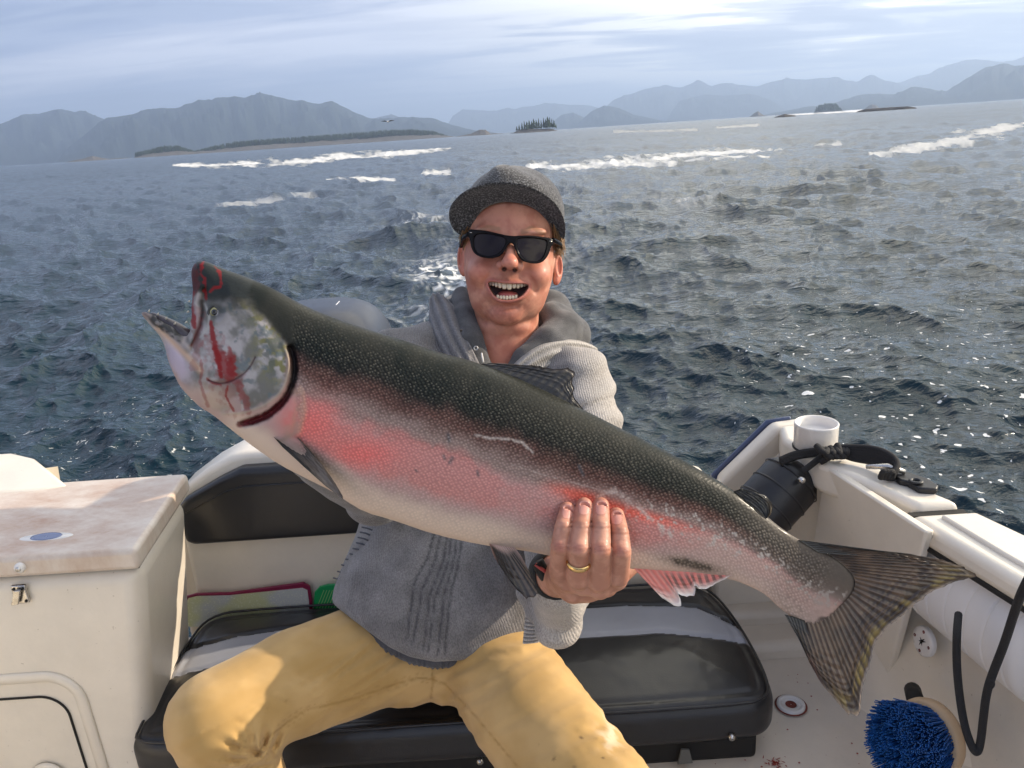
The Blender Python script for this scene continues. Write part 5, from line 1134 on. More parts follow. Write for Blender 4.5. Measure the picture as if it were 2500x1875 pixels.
def hand_fn(p):
    f = None
    for pts, r in fing:
        P_ = [CC(*q) for q in pts]; e = chain(p, P_, r, .003)
        for k, rr2 in ((1, .0006), (2, .0016)): e = smin(e, np.sqrt(((p - P_[k] - np.array([0, 0, .004], np.float32)) ** 2).sum(-1)) - r[k] * .72, .004)
        for k in (1, 2):
            e = e + .0007 * np.exp(-(((p[:, 1] - P_[k][1]) / .0012) ** 2)) * (p[:, 2] > P_[k][2]) + .0005 * np.exp(-(((p[:, 1] - P_[k][1] - .0035) / .001) ** 2))
        # nail bed
        t_ = P_[0] + np.array([0, -.0015, r[0] * .86], np.float32); q = (p - t_) / np.array([r[0] * .66, .0062, .0022], np.float32); e = smax(e, -((np.sqrt((q ** 2).sum(-1)) - 1) * .002), .0006)
        f = e if f is None else smin(f, e, .0016)
    palm = chain(p, [CC(1372, 1400, .772), CC(1418, 1418, .768), CC(1462, 1424, .766), CC(1502, 1410, .772)], [.0125, .0135, .0135, .0125], .006)
    back = chain(p, [CC(1385, 1412, .79), CC(1372, 1412, .82), wristp], [.016, .018, .0205], .01); back2 = chain(p, [CC(1480, 1414, .785), CC(1430, 1420, .815), wristp], [.0135, .018, .0205], .01)
    for u_, v_, z_ in ((1384, 1424, .770), (1424, 1431, .762), (1466, 1443, .762), (1506, 1418, .768)): palm = smin(palm, np.sqrt(((p - CC(u_, v_, z_)) ** 2).sum(-1)) - .0075, .006)
    f = smin(f, palm, .005); f = smin(f, smin(back, back2, .012), .010)
    f = smin(f, chain(p, thumb, [.014, .012, .0105, .009], .004), .009)
    return smin(f, cap(p, wristp, elbowp, .0205, .021), .012)
def cam_nets(fn, pts, pad, h, **k):
    P_ = np.array(pts, float); return nets(fn, P_.min(0) - pad, P_.max(0) + pad, h, **k)
V, Qn = cam_nets(hand_fn, [CC(1340, 1215, .86), CC(1575, 1460, .73), CC(1330, 1380, .92)], .02, .0012, lip=2.0)
V = vsmooth(V, Qn, 1, .4)
u, v, w = np.array([1250 - V[:, 0] / V[:, 2] * F, 937.5 + V[:, 1] / V[:, 2] * F, -V[:, 2]]).astype(np.float32)
n1 = fbm(V, 110, 4, 1); n2 = fbm(V, 420, 3, 5)
c = mixa(colr((.42, .19, .125)), colr((.52, .26, .18)), sstep(.35, .65, n1)); c = mixa(c, c * .8, sstep(.6, .75, n2) * .5)
kn = sum(np.exp(-(np.hypot(u - q[k][0], (v - q[k][1]) * 1.2) / 15) ** 2) for q, _ in fing for k in (2,)); tipm = sum(np.exp(-(np.hypot(u - q[0][0], v - q[0][1] - 4) / 21) ** 2) for q, _ in fing)
c = mixa(c, colr((.44, .13, .095)), np.clip(kn * .5 + tipm * .45, 0, .6))
for q, _ in fing:
    for dy in (-5, 0, 5): c = mixa(c, c * .68, .6 * np.exp(-((v - q[2][1] - dy - .015 * (u - q[2][0]) ** 2 * (1 if dy else .2)) / 1.6) ** 2) * (np.abs(u - q[2][0]) < 16))
    nu = np.hypot((u - q[0][0]) / 13.5, (v - q[0][1] - 5) / 17.0); nu = np.abs((u - q[0][0]) / 13.0) ** 3 + np.abs((v - q[0][1] - 5) / 17.0) ** 3
    frn = w < q[0][2] - .004
    c = mixa(c, colr((.60, .29, .235)), sstep(1.15, .8, nu) * .8 * frn); c = mixa(c, colr((.30, .10, .08)), .55 * np.exp(-((nu - 1.2) / .22) ** 2) * frn)
AV, AQ, AC = to_world(V), Qn, c
# ---- rest of the body under the clothes (low detail): torso, arms, legs with feet
HIP, CH, NK = CC(1075, 1560, 1.30), CC(1200, 1090, 1.43), CC(1226, 900, 1.42)
SL, SR = CC(1000, 885, 1.40), CC(1410, 935, 1.345); EL, WL_ = CC(925, 1190, 1.20), CC(640, 985, .90)
ELR = CC(1345, 1475, 1.085)
KL, KR = CC(523, 1752, 1.115), CC(1475, 1975, .99)
def down(p, dx, dy, dz): q = to_world(p) + np.array([dx, dy, dz]); d = q - CAM; return np.array([d @ rt, d @ upv, -(d @ fw)], np.float32)
AL, AR = down(KL, .055, .03, -.41), down(KR, .02, .06, -.36)
def body_fn(p):
    f = chain(p, [HIP, CC(1110, 1420, 1.36), CH, NK], [.085, .10, .09, .045], .05); f = smin(f, chain(p, [SL, EL, WL_], [.034, .028, .024]), .015); f = smin(f, chain(p, [CC(1400, 940, 1.35), CC(1425, 1050, 1.29), CC(1375, 1300, 1.185), ELR, elbowp, wristp], [.030, .028, .026, .024, .021, .019]), .008)
    f = smin(f, chain(p, [CC(975, 1600, 1.29), KL, AL, down(AL, 0, -.14, -.02)], [.07, .048, .035, .03]), .02); return smin(f, chain(p, [CC(1165, 1600, 1.28), KR, AR, down(AR, 0, -.14, -.02)], [.07, .048, .035, .03]), .02)
V, Qb = cam_nets(body_fn, [SL, SR, EL, WL_, KL, KR, AL, AR, HIP, down(AR, 0, -.14, 0), down(AL, 0, -.14, 0)], .16, .012, B=4)
BV = to_world(V); nb_, nh_ = len(BV), len(HV)
allV = np.concatenate([BV, HV, AV]); allQ = np.concatenate([Qb, HQ + nb_, AQ + nb_ + nh_]); allC = np.concatenate([np.tile([.5, .26, .18], (nb_, 1)), HC, AC])
org = to_world(HIP); org[2] = 1.15
man = mesh_obj('person', allV, allQ, m_skin, col=allC, origin=org, label='laughing man in cap, sunglasses, grey knit jacket and mustard trousers seated holding the salmon', cat='person')

# mouth furniture
m_teeth = mat('teeth', (.72, .62, .46), .22, coat=.4); m_gum = mat('tongue_and_gums', (.36, .09, .08), .35, coat=.4)
def tooth(uc, v0, v1, wd, wc, ridx=0):
    nn = 10; ring = []
    def f(p):
        q = (p - np.array([uc, (v0 + v1) / 2, wc], np.float32)) / np.array([wd / 2, abs(v1 - v0) / 2, 5.0], np.float32)
        return ((np.abs(q) ** 3.2).sum(-1) ** (1 / 3.2) - 1) * wd / 2
    V, Qt = nets(f, (uc - wd, min(v0, v1) - 4, wc - 9), (uc + wd, max(v0, v1) + 4, wc + 9), 1.5, B=4, lip=2.2)
    mesh_obj('tooth', head_world(vsmooth(V, Qt, 1)), Qt, m_teeth, man)
uw = [(1197, 7, 697), (1204, 8, 699), (1212, 8, 701), (1221, 9.5, 703), (1231.5, 11.5, 705), (1243.5, 12.5, 706), (1255, 9.5, 704), (1264.5, 9, 704), (1273, 8, 702), (1280.5, 7, 700), (1286.5, 6, 699)]
for k_, (uc, wd, vb) in enumerate(uw): tooth(uc, 684, vb + (.8, 0, .6, .9, 1.4, 1.7, .6, .9, .2, .4, 0)[k_], wd * 1.04, 106 - ((uc - 1241) / 44) ** 2 * 22)
for i, uc in enumerate([1215, 1222.5, 1230, 1237.5, 1245, 1252.5, 1260]): tooth(uc, 721 + (abs(i - 3) == 3) * -2, 733 - abs(i - 3) * .8, 7.9, 101 - ((uc - 1238) / 44) ** 2 * 20)
def tong(p): return smin(ell(p, (1239, 722, 80), (27, 13, 24)), ell(p, (1239, 738, 66), (42, 12, 34)), 8)
V, Qt = nets(tong, (1190, 700, 20), (1290, 756, 112), 2.2); mesh_obj('tongue', head_world(V), Qt, m_gum, man)
# hair under the cap
m_hair = mat('light_brown_hair', (.20, .115, .05), .5); qh = np.random.default_rng(6); Vs = []; Fs = []
def hair(u0, v0, w0, u1, v1, w1, n, su, sw):
    for i in range(n):
        a = np.array([u0 + qh.normal() * su, v0 + qh.normal() * 4, w0 + qh.normal() * sw]); b_ = np.array([u1 + qh.normal() * su, v1 + qh.normal() * 9, w1 + qh.normal() * sw]); m_ = (a + b_) / 2 + [qh.normal() * 3, 0, 3]; o = len(Vs)
        for k, p in enumerate((a, m_, b_)):
            wd = (1.5, 1.3, .3)[k]; Vs.extend([p + [wd, 0, 0], p - [wd, 0, 0], p + [0, 0, wd * 1.4]])
        for k in range(2):
            for j in range(3): Fs.append((o + 3 * k + j, o + 3 * k + (j + 1) % 3, o + 3 * k + 3 + (j + 1) % 3, o + 3 * k + 3 + j))
hair(1352, 545, 30, 1366, 612, 8, 200, 7, 14); hair(1362, 560, -20, 1368, 610, -30, 160, 6, 22); hair(1140, 560, 30, 1130, 592, 10, 90, 5, 16); hair(1356, 540, 46, 1358, 590, 38, 70, 4, 6)
mesh_obj('hair', head_world(np.array(Vs)), Fs, m_hair, man, kind='stuff')

# ---- cap: crown and curved peak, wool felt
m_wool = bpy.data.materials.new('grey_wool_felt'); m_wool.use_nodes = True; nt = m_wool.node_tree; b = nt.nodes['Principled BSDF']; g = N(nt, 'ShaderNodeNewGeometry')
n_ = N(nt, 'ShaderNodeTexNoise', i_Scale=380.0, i_Detail=3.0); L(nt, g.outputs['Position'], n_.inputs[0]); n2_ = N(nt, 'ShaderNodeTexNoise', i_Scale=60.0, i_Detail=3.0); L(nt, g.outputs['Position'], n2_.inputs[0])
L(nt, mixc(nt, .25, ramp(nt, n_.outputs[0], [(.40, (.014, .014, .016)), (.52, (.040, .040, .043)), (.62, (.19, .19, .195))], 'LINEAR'), ramp(nt, n2_.outputs[0], [(.3, (.04, .04, .042)), (.7, (.065, .065, .068))], 'LINEAR')), b.inputs['Base Color']); b.inputs['Roughness'].default_value = .95; b.inputs['Sheen Weight'].default_value = .35
b.inputs['Specular IOR Level'].default_value = .15; bp = N(nt, 'ShaderNodeBump', i_Strength=.8, i_Distance=.0015); L(nt, n_.outputs[0], bp.inputs['Height']); L(nt, bp.outputs[0], b.inputs['Normal'])
def crown_fn(p):
    u, v, w = p[:, 0], p[:, 1], p[:, 2]
    f = ell(p, (1254, 520, -18), (124, 116, 146)); f = smin(f, ell(p, (1228, 432, 60), (34, 30, 36)), 26)
    f = smin(f, ell(p, (1240, 470, 70), (84, 50, 46)), 22)
    # panel seams
    a = np.arctan2(w + 18, u - 1250)
    for s_ in (math.pi / 2 + .05, .55, math.pi - .5): f = f + 1.6 * np.exp(-((a - s_) / .018) ** 2) * (v < 520)
    inner = ell(p, (1252, 530, -18), (116, 112, 136)); cut = (v - (600 - 1.0 * np.maximum(w, -30))) * .65; f = np.maximum(f, cut)
    op = np.maximum(inner, 470 - v); return np.maximum(f, -op)
V, Qc = nets(crown_fn, (1110, 388, -178), (1396, 640, 150), 2.3, lip=1.8); capo = mesh_obj('cap', head_world(vsmooth(V, Qc, 1)), Qc, m_wool, man)
outer = [(1128, 575, 36), (1107, 562, 52), (1095, 535, 70), (1097, 508, 95), (1114, 484, 125), (1142, 463, 152), (1186, 448, 174), (1232, 444, 182), (1284, 452, 176), (1330, 473, 152), (1363, 503, 118), (1379, 538, 82), (1381, 566, 58), (1378, 582, 40)]
inner = [(1142, 585, 30), (1143, 565, 44), (1148, 545, 60), (1158, 524, 78), (1174, 505, 96), (1196, 493, 110), (1220, 487, 117), (1244, 486, 119), (1270, 489, 116), (1296, 497, 106), (1320, 512, 90), (1338, 532, 72), (1350, 553, 54), (1358, 580, 36)]
O_ = resample(smooth_line(outer, 2), 70); I_ = resample(smooth_line(inner, 2), 70); nk = 12; V = []
for sd_ in (1, -1):
    for k in range(nk):
        t_ = k / (nk - 1) * 1.10 - .10; p = I_ + (O_ - I_) * t_; arch = math.sin(max(0, t_) * math.pi) * 4; e = math.sqrt(max(.05, 1 - max(0, (t_ - .9) / .105) ** 2))
        V.append(p + np.array([0, -1.0 * arch - 3.2 * sd_ * e, 0]) + (np.array([0, -1.2, 0]) if sd_ > 0 else 0))
V = np.concatenate(V); n = nk * 70; I = np.arange(n).reshape(nk, 70); q1 = np.stack([I[:-1, :-1], I[:-1, 1:], I[1:, 1:], I[1:, :-1]], -1).reshape(-1, 4); rimr = np.r_[I[0], I[1:, -1], I[-1, ::-1][1:], I[::-1, 0][1:-1]]
Qp = np.concatenate([q1[:, ::-1], q1 + n, np.stack([rimr, np.roll(rimr, -1), np.roll(rimr, -1) + n, rimr + n], -1)]); mesh_obj('cap_peak', head_world(V), Qp, m_wool, capo)

# ---- jacket: torso and sleeves in one knitted skin with ribs
def knit(name, base, sc=1.0, lt=1.25, dk=.78, rib=.2):
    m = bpy.data.materials.new(name); m.use_nodes = True; nt = m.node_tree; b = nt.nodes['Principled BSDF']; g = N(nt, 'ShaderNodeNewGeometry')
    a = N(nt, 'ShaderNodeAttribute', attribute_name='Col')
    mp = N(nt, 'ShaderNodeMapping'); mp.inputs['Scale'].default_value = (520 * sc, 520 * sc, 300 * sc); mp.inputs['Rotation'].default_value = (.2, .1, .1); L(nt, g.outputs['Position'], mp.inputs[0])
    n = N(nt, 'ShaderNodeTexNoise', i_Scale=1.0, i_Detail=3.0); L(nt, mp.outputs[0], n.inputs[0]); n2 = N(nt, 'ShaderNodeTexNoise', i_Scale=26.0, i_Detail=4.0); L(nt, g.outputs['Position'], n2.inputs[0])
    c = mixc(nt, 1.0, a.outputs['Color'], ramp(nt, n.outputs[0], [(.35, dk), (.65, lt)], 'LINEAR'), 'MULTIPLY'); c = mixc(nt, 1.0, c, ramp(nt, n2.outputs[0], [(.3, .86), (.7, 1.12)], 'LINEAR'), 'MULTIPLY')
    L(nt, c, b.inputs['Base Color']); b.inputs['Roughness'].default_value = .95; b.inputs['Specular IOR Level'].default_value = .1; b.inputs['Sheen Weight'].default_value = .25
    dt = N(nt, 'ShaderNodeVectorMath', operation='DOT_PRODUCT'); dt.inputs[1].default_value = (1.15, -.1, .35); L(nt, g.outputs['Position'], dt.inputs[0]); wv = math_(nt, 'SINE', math_(nt, 'ADD', math_(nt, 'MULTIPLY', dt.outputs['Value'], 1500.0), math_(nt, 'MULTIPLY', n2.outputs[0], 12.0)))
    bp = N(nt, 'ShaderNodeBump', i_Strength=.6, i_Distance=.0018); L(nt, math_(nt, 'ADD', n.outputs[0], math_(nt, 'MULTIPLY', wv, rib)), bp.inputs['Height']); L(nt, bp.outputs[0], b.inputs['Normal']); return m
m_knit = knit('grey_knit', None); m_hood = knit('dark_jersey', None, 1.6, 1.15, .85, 0.0)
hem = np.array([(700, 1440), (812, 1474), (860, 1512), (900, 1542), (950, 1580), (1000, 1604), (1060, 1616), (1130, 1612), (1200, 1600), (1262, 1580), (1316, 1562), (1345, 1540), (1450, 1530)], float)
plac = [[(x0, y0), (x1, y1), (x2, y2), (x3, y3)] for (x0, y0), (x1, y1), (x2, y2), (x3, y3) in
        [((1063, 1290), (1045, 1360), (1012, 1420), (994, 1560)), ((1078, 1290), (1062, 1370), (1030, 1440), (1008, 1575)), ((1095, 1290), (1082, 1370), (1050, 1450), (1034, 1585)), ((1105, 1290), (1092, 1380), (1062, 1460), (1046, 1590)), ((1120, 1290), (1105, 1380), (1085, 1450), (1068, 1600)), ((1132, 1290), (1118, 1380), (1100, 1450), (1085, 1600))]]
def jacket_fn(p):
    z = np.maximum(-p[:, 2], .3); u = 1250 + p[:, 0] / z * F; v = 937.5 - p[:, 1] / z * F
    f = ell(p, CC(1093, 1465, 1.31), (.192, .165, .15)); f = smin(f, ell(p, CC(1150, 1270, 1.36), (.185, .20, .135)), .06); f = smin(f, ell(p, CC(1205, 1040, 1.43), (.195, .18, .125)), .07)
    f = smin(f, chain(p, [CC(975, 885, 1.385), CC(1120, 855, 1.43), CC(1310, 880, 1.42), CC(1400, 930, 1.35)], [.060, .058, .054, .054], .03), .045)
    b1_ = .008 * (fbm(p, 9, 3, 4) - .5) + .0035 * np.sin((u * .055 + v * .035) + 3 * fbm(p, 7, 2, 9)) * sstep(1480, 1300, v)
    f = f + b1_
    hm_ = np.interp(u, hem[:, 0], hem[:, 1]); up_ = (v - hm_) * z / F * .85
    f = smax(f, up_, .008)
    f = smax(f, -chain(p, [CC(1236, 790, 1.36), CC(1232, 880, 1.31), CC(1228, 980, 1.28)], [.050, .043, .036]), .006)
    gro = np.full(len(p), 9e3, np.float32)
    for L_ in plac: gro = np.minimum(gro, pline(u, v, L_)[0])
    fr = (p[:, 2] > CC(1, 1, 1.34)[2]); f = f + .0030 * np.exp(-(gro / 3.2) ** 2) * fr * (v > 1250)
    # sleeves
    sr = chain(p, [CC(1412, 928, 1.335), CC(1436, 1050, 1.28), CC(1385, 1300, 1.18), CC(1352, 1440, 1.09)], [.058, .056, .054, .050], .02)
    ph = fbm(p, 14, 2, 6); sr = sr + .0035 * np.sin(v * .075 + u * .03 + 5 * ph) + .004 * np.exp(-((v - 985 - (u - 1450) * -.35) / 4) ** 2)
    sr = smin(sr, chain(p, [CC(1352, 1450, 1.08), CC(1368, 1520, 1.03)], [.040, .030], .02), .02)
    el_ = ell(p, CC(1370, 1470, 1.02), (.030, .030, .05)); el_ = smin(el_, ell(p, CC(1357, 1542, 1.03), (.028, .020, .035)), .006); sr = smin(sr, el_, .008)
    sr = smin(sr, cap(p, CC(1362, 1462, 1.02), CC(1360, 1425, .90), .034, .030), .014)
    f = smin(f, sr, .016)
    sl = chain(p, [CC(972, 895, 1.375), CC(930, 1100, 1.27), CC(915, 1200, 1.19), CC(760, 1080, 1.0), CC(655, 1000, .915)], [.064, .056, .048, .042, .036], .02)
    sl = sl + .003 * np.sin(v * .06 + 5 * ph); f = smin(f, sl, .02)
    return f
V, Qj = cam_nets(jacket_fn, [CC(640, 1000, .88), CC(820, 860, 1.5), CC(1540, 1660, 1.5), CC(1400, 780, 1.5)], .09, .0042, B=6, lip=1.8)
V = vsmooth(V, Qj, 1, .4)
z = -V[:, 2]; u = (1250 + V[:, 0] / z * F).astype(np.float32); v = (937.5 - V[:, 1] / z * F).astype(np.float32); n1 = fbm(V, 30, 4, 2)
c = mixa(colr((.155, .148, .148)), colr((.20, .192, .192)), sstep(.35, .65, n1))
gro = np.full(len(u), 9e3, np.float32)
for L_ in plac: gro = np.minimum(gro, pline(u, v, L_)[0])
c = mixa(c, colr((.05, .05, .055)), .8 * g1(gro, 2.6) * (v > 1250) * (z < 1.35))
hd = np.interp(u, hem[:, 0], hem[:, 1]) - v
c = mixa(c, colr((.42, .38, .34)), (sstep(1285, 1330, u) * sstep(1400, 1440, v) * .8))      # sunlight on the lower sleeve, painted in as a paler tone
c = mixa(c, colr((.40, .37, .34)), sstep(1380, 1420, u) * (v < 1300) * .8)  # sun side of shoulder and upper sleeve also coloured lighter, as if lit
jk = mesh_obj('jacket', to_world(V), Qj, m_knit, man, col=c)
def strip(name, pts, w_, th, m, rib=0, rc=(.24, .23, .23), col2=None, nu=60, seg=20, parent=None, ribn=10, flat=.5):
    """padded band along a camera-space path, oval section (w_ wide, th deep), ribbed round its section"""
    P_ = resample(smooth_line(np.array([CC(*q) for q in pts]), 3), nu); T = np.gradient(P_, axis=0); T /= np.linalg.norm(T, axis=1)[:, None]
    ww = np.interp(np.linspace(0, 1, nu), np.linspace(0, 1, len(w_)), w_) if np.ndim(w_) else np.full(nu, w_); V = []; Cc = []
    zc = np.array([0, 0, 1.]); seg = max(seg, ribn * 6)
    for i in range(nu):
        a = np.linspace(0, 2 * np.pi, seg, endpoint=False); sx = np.cross(T[i], zc); sx /= np.linalg.norm(sx); sz = np.cross(sx, T[i]); e = math.sqrt(max(0.02, 1 - max(0, 1 - min(i, nu - 1 - i) / 4) ** 2))
        rb_ = 1 + (rib * np.cos(a * ribn) if rib else 0)
        V.append(P_[i] + (np.cos(a) * ww[i] * e)[:, None] * sx + (np.sin(a) * th * rb_ * e)[:, None] * sz); Cc.append(np.array(rc)[None] * (1 + (1.2 * rib * np.cos(a * ribn))[:, None] * 1.0))
    V = np.concatenate(V); Fc = np.array([(i * seg + j, i * seg + (j + 1) % seg, (i + 1) * seg + (j + 1) % seg, (i + 1) * seg + j) for i in range(nu - 1) for j in range(seg)])
    return mesh_obj(name, to_world(V), Fc, m, parent or man, col=np.concatenate(Cc))
# zipped, ribbed collar of the jacket and the hooded sweatshirt inside it
hood = [(1085, 712, 1.46), (1120, 735, 1.40), (1138, 780, 1.37), (1152, 840, 1.345), (1180, 905, 1.33)]
def hood_fn(p):
    f = chain(p, [CC(1128, 722, 1.44), CC(1134, 770, 1.395), CC(1146, 830, 1.36), CC(1170, 900, 1.345), CC(1190, 960, 1.34)], [.017, .022, .024, .022, .02], .012)
    f = smin(f, chain(p, [CC(1345, 770, 1.43), CC(1375, 805, 1.41), CC(1340, 845, 1.37), CC(1285, 880, 1.345), CC(1240, 940, 1.335)], [.022, .034, .034, .024, .02], .02), .01)
    f = smin(f, chain(p, [CC(1350, 765, 1.45), CC(1400, 822, 1.45), CC(1380, 880, 1.44)], [.022, .026, .03], .02), .02)
    f = smin(f, chain(p, [CC(1090, 760, 1.47), CC(1160, 740, 1.54), CC(1260, 745, 1.57), CC(1340, 760, 1.52), CC(1392, 815, 1.46)], [.022, .040, .045, .042, .03], .03), .03)
    f = smin(f, ell(p, CC(1255, 840, 1.53), (.10, .075, .05)), .03)
    neck = chain(p, [CC(1236, 745, 1.40), CC(1232, 820, 1.405), CC(1225, 960, 1.40)], [.050, .050, .048]); return smax(f, -neck, .004) + .004 * (fbm(p, 22, 3, 3) - .5)
V, Qo = cam_nets(hood_fn, [CC(1070, 690, 1.30), CC(1430, 980, 1.62)], .02, .0032, lip=1.8); V = vsmooth(V, Qo, 1); n1 = fbm(V, 60, 3, 3)
mesh_obj('hooded_sweatshirt', to_world(V), Qo, m_hood, man, col=mixa(np.tile([.075, .075, .078], (len(V), 1)), np.tile([.115, .115, .118], (len(V), 1)), sstep(.3, .7, n1)))
strip('collar', [(1066, 728, 1.44), (1082, 770, 1.40), (1098, 815, 1.365), (1125, 868, 1.335), (1160, 925, 1.32)], [.012, .027, .027, .024, .018], .020, m_knit, .17, (.17, .165, .17), ribn=9)
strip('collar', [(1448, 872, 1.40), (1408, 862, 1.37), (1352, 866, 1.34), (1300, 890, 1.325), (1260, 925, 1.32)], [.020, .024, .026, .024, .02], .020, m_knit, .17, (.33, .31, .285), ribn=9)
m_zip = mat('brass_zip', (.30, .24, .16), .35, metal=.8); m_tape = mat('black_zip_tape', (.02, .02, .02), .8)
def zipper(pts, w=.0028):
    P_ = resample(smooth_line(np.array([CC(*q) for q in pts]), 3), 60); V, Fc = tube(to_world(P_), w, 8); zt = mesh_obj('zip_tape', V, Fc, m_tape, jk); parts = []
    for i in range(0, 60, 1):
        a = to_world(P_[i]); parts.append((np.array([a + rt * x_ + upv * y_ - fw * z_ for x_, y_, z_ in ((-.0022, -.0007, .0036), (.0022, -.0007, .0036), (.0022, .0007, .0036), (-.0022, .0007, .0036), (-.0016, 0, .0052), (.0016, 0, .0052))]), [(0, 1, 5, 4), (2, 3, 4, 5), (1, 2, 5), (3, 0, 4), (3, 2, 1, 0)]))
    V, Fc = join(parts); mesh_obj('zip_teeth', V, Fc, m_zip, zt, smooth=False, kind='stuff')
zipper([(1127, 806, 1.35), (1134, 845, 1.337), (1144, 880, 1.327), (1158, 912, 1.32)]); zipper([(1352, 889, 1.330), (1325, 879, 1.325), (1290, 884, 1.318), (1262, 902, 1.315)])
c_ = to_world(CC(1162, 850, 1.318)); V, Fc = lathe([(.0022, 0), (.0024, .0012), (.0036, .0014), (.0042, .0008), (.0043, -.002)], c_, -fw, 22); mesh_obj('eyelet', V, Fc, m_steel, jk)
V, Fc = tube([to_world(CC(1176, 862, 1.315)), to_world(CC(1180, 885, 1.31))], .0016, 6); mesh_obj('cord_tip', V, Fc, m_pvc, jk)
# ribbed cuff / hem welt beside the elbow, pocket stitching on the side
def welt(name, quad, n, cc, prow=14, bulge=.007):
    (a, b_, c2, d2) = [CC(*q) for q in quad]; V = []; nu = n * 8 + 1; Cc = []
    for j in range(prow):
        t_ = j / (prow - 1)
        for i in range(nu):
            s_ = i / (nu - 1); p = (a * (1 - s_) + b_ * s_) * (1 - t_) + (d2 * (1 - s_) + c2 * s_) * t_; r = math.cos(s_ * n * 2 * math.pi); V.append(p + np.array([0, 0, bulge * math.sin(math.pi * t_) ** .5 * math.sin(math.pi * min(max(s_, .02), .98)) ** .3 + .0022 * r])); Cc.append(np.array(cc) * (1 + .35 * r))
    Fc = np.array([(j * nu + i, j * nu + i + 1, (j + 1) * nu + i + 1, (j + 1) * nu + i) for j in range(prow - 1) for i in range(nu - 1)]); return mesh_obj(name, to_world(np.array(V)), Fc, m_knit, jk, col=np.array(Cc))
welt('hem_welt', [(1284, 1484, 1.120), (1276, 1570, 1.125), (1318, 1566, 1.115), (1324, 1488, 1.110)], 9, (.34, .32, .30))
welt('hem_welt', [(1330, 1532, 1.03), (1372, 1568, 1.03), (1412, 1520, 1.045), (1385, 1488, 1.045)], 8, (.42, .38, .33), bulge=.010)
V = []; Fc = []; parts = []
for k, (u_, v_) in enumerate([(898, 1290), (893, 1302), (888, 1315), (884, 1328), (876, 1342), (868, 1355), (858, 1368), (848, 1382), (838, 1398), (828, 1414)]):
    z_ = 1.245 + .004 * k; parts.append(tube(to_world(np.array([CC(u_ - 14, v_ - 3, z_ + .012), CC(u_, v_, z_), CC(u_ + 10, v_ + 4, z_ - .006)])), .0013, 6))
V, Fc = join(parts); mesh_obj('side_stitching', V, Fc, mat('dark_yarn', (.06, .065, .08), .9), jk, kind='stuff')
# under-layer showing below the hem
def und(p):
    z = np.maximum(-p[:, 2], .3); u = 1250 + p[:, 0] / z * F; v = 937.5 - p[:, 1] / z * F
    f = ell(p, CC(1075, 1510, 1.31), (.165, .145, .132)); hm_ = np.interp(u, [800, 880, 940, 1000, 1060, 1130, 1200, 1300], [1440, 1535, 1590, 1620, 1632, 1628, 1610, 1540]); f = smax(f, (v - hm_) * z / F * .85, .006)
    return f + .0022 * np.cos(u * .55) * sstep(1560, 1590, v)
V, Qu = cam_nets(und, [CC(820, 1440, 1.15), CC(1320, 1650, 1.45)], .03, .004, lip=1.8); mesh_obj('under_sweater', to_world(V), Qu, m_hood, man, col=np.tile([.07, .07, .08], (len(V), 1)))

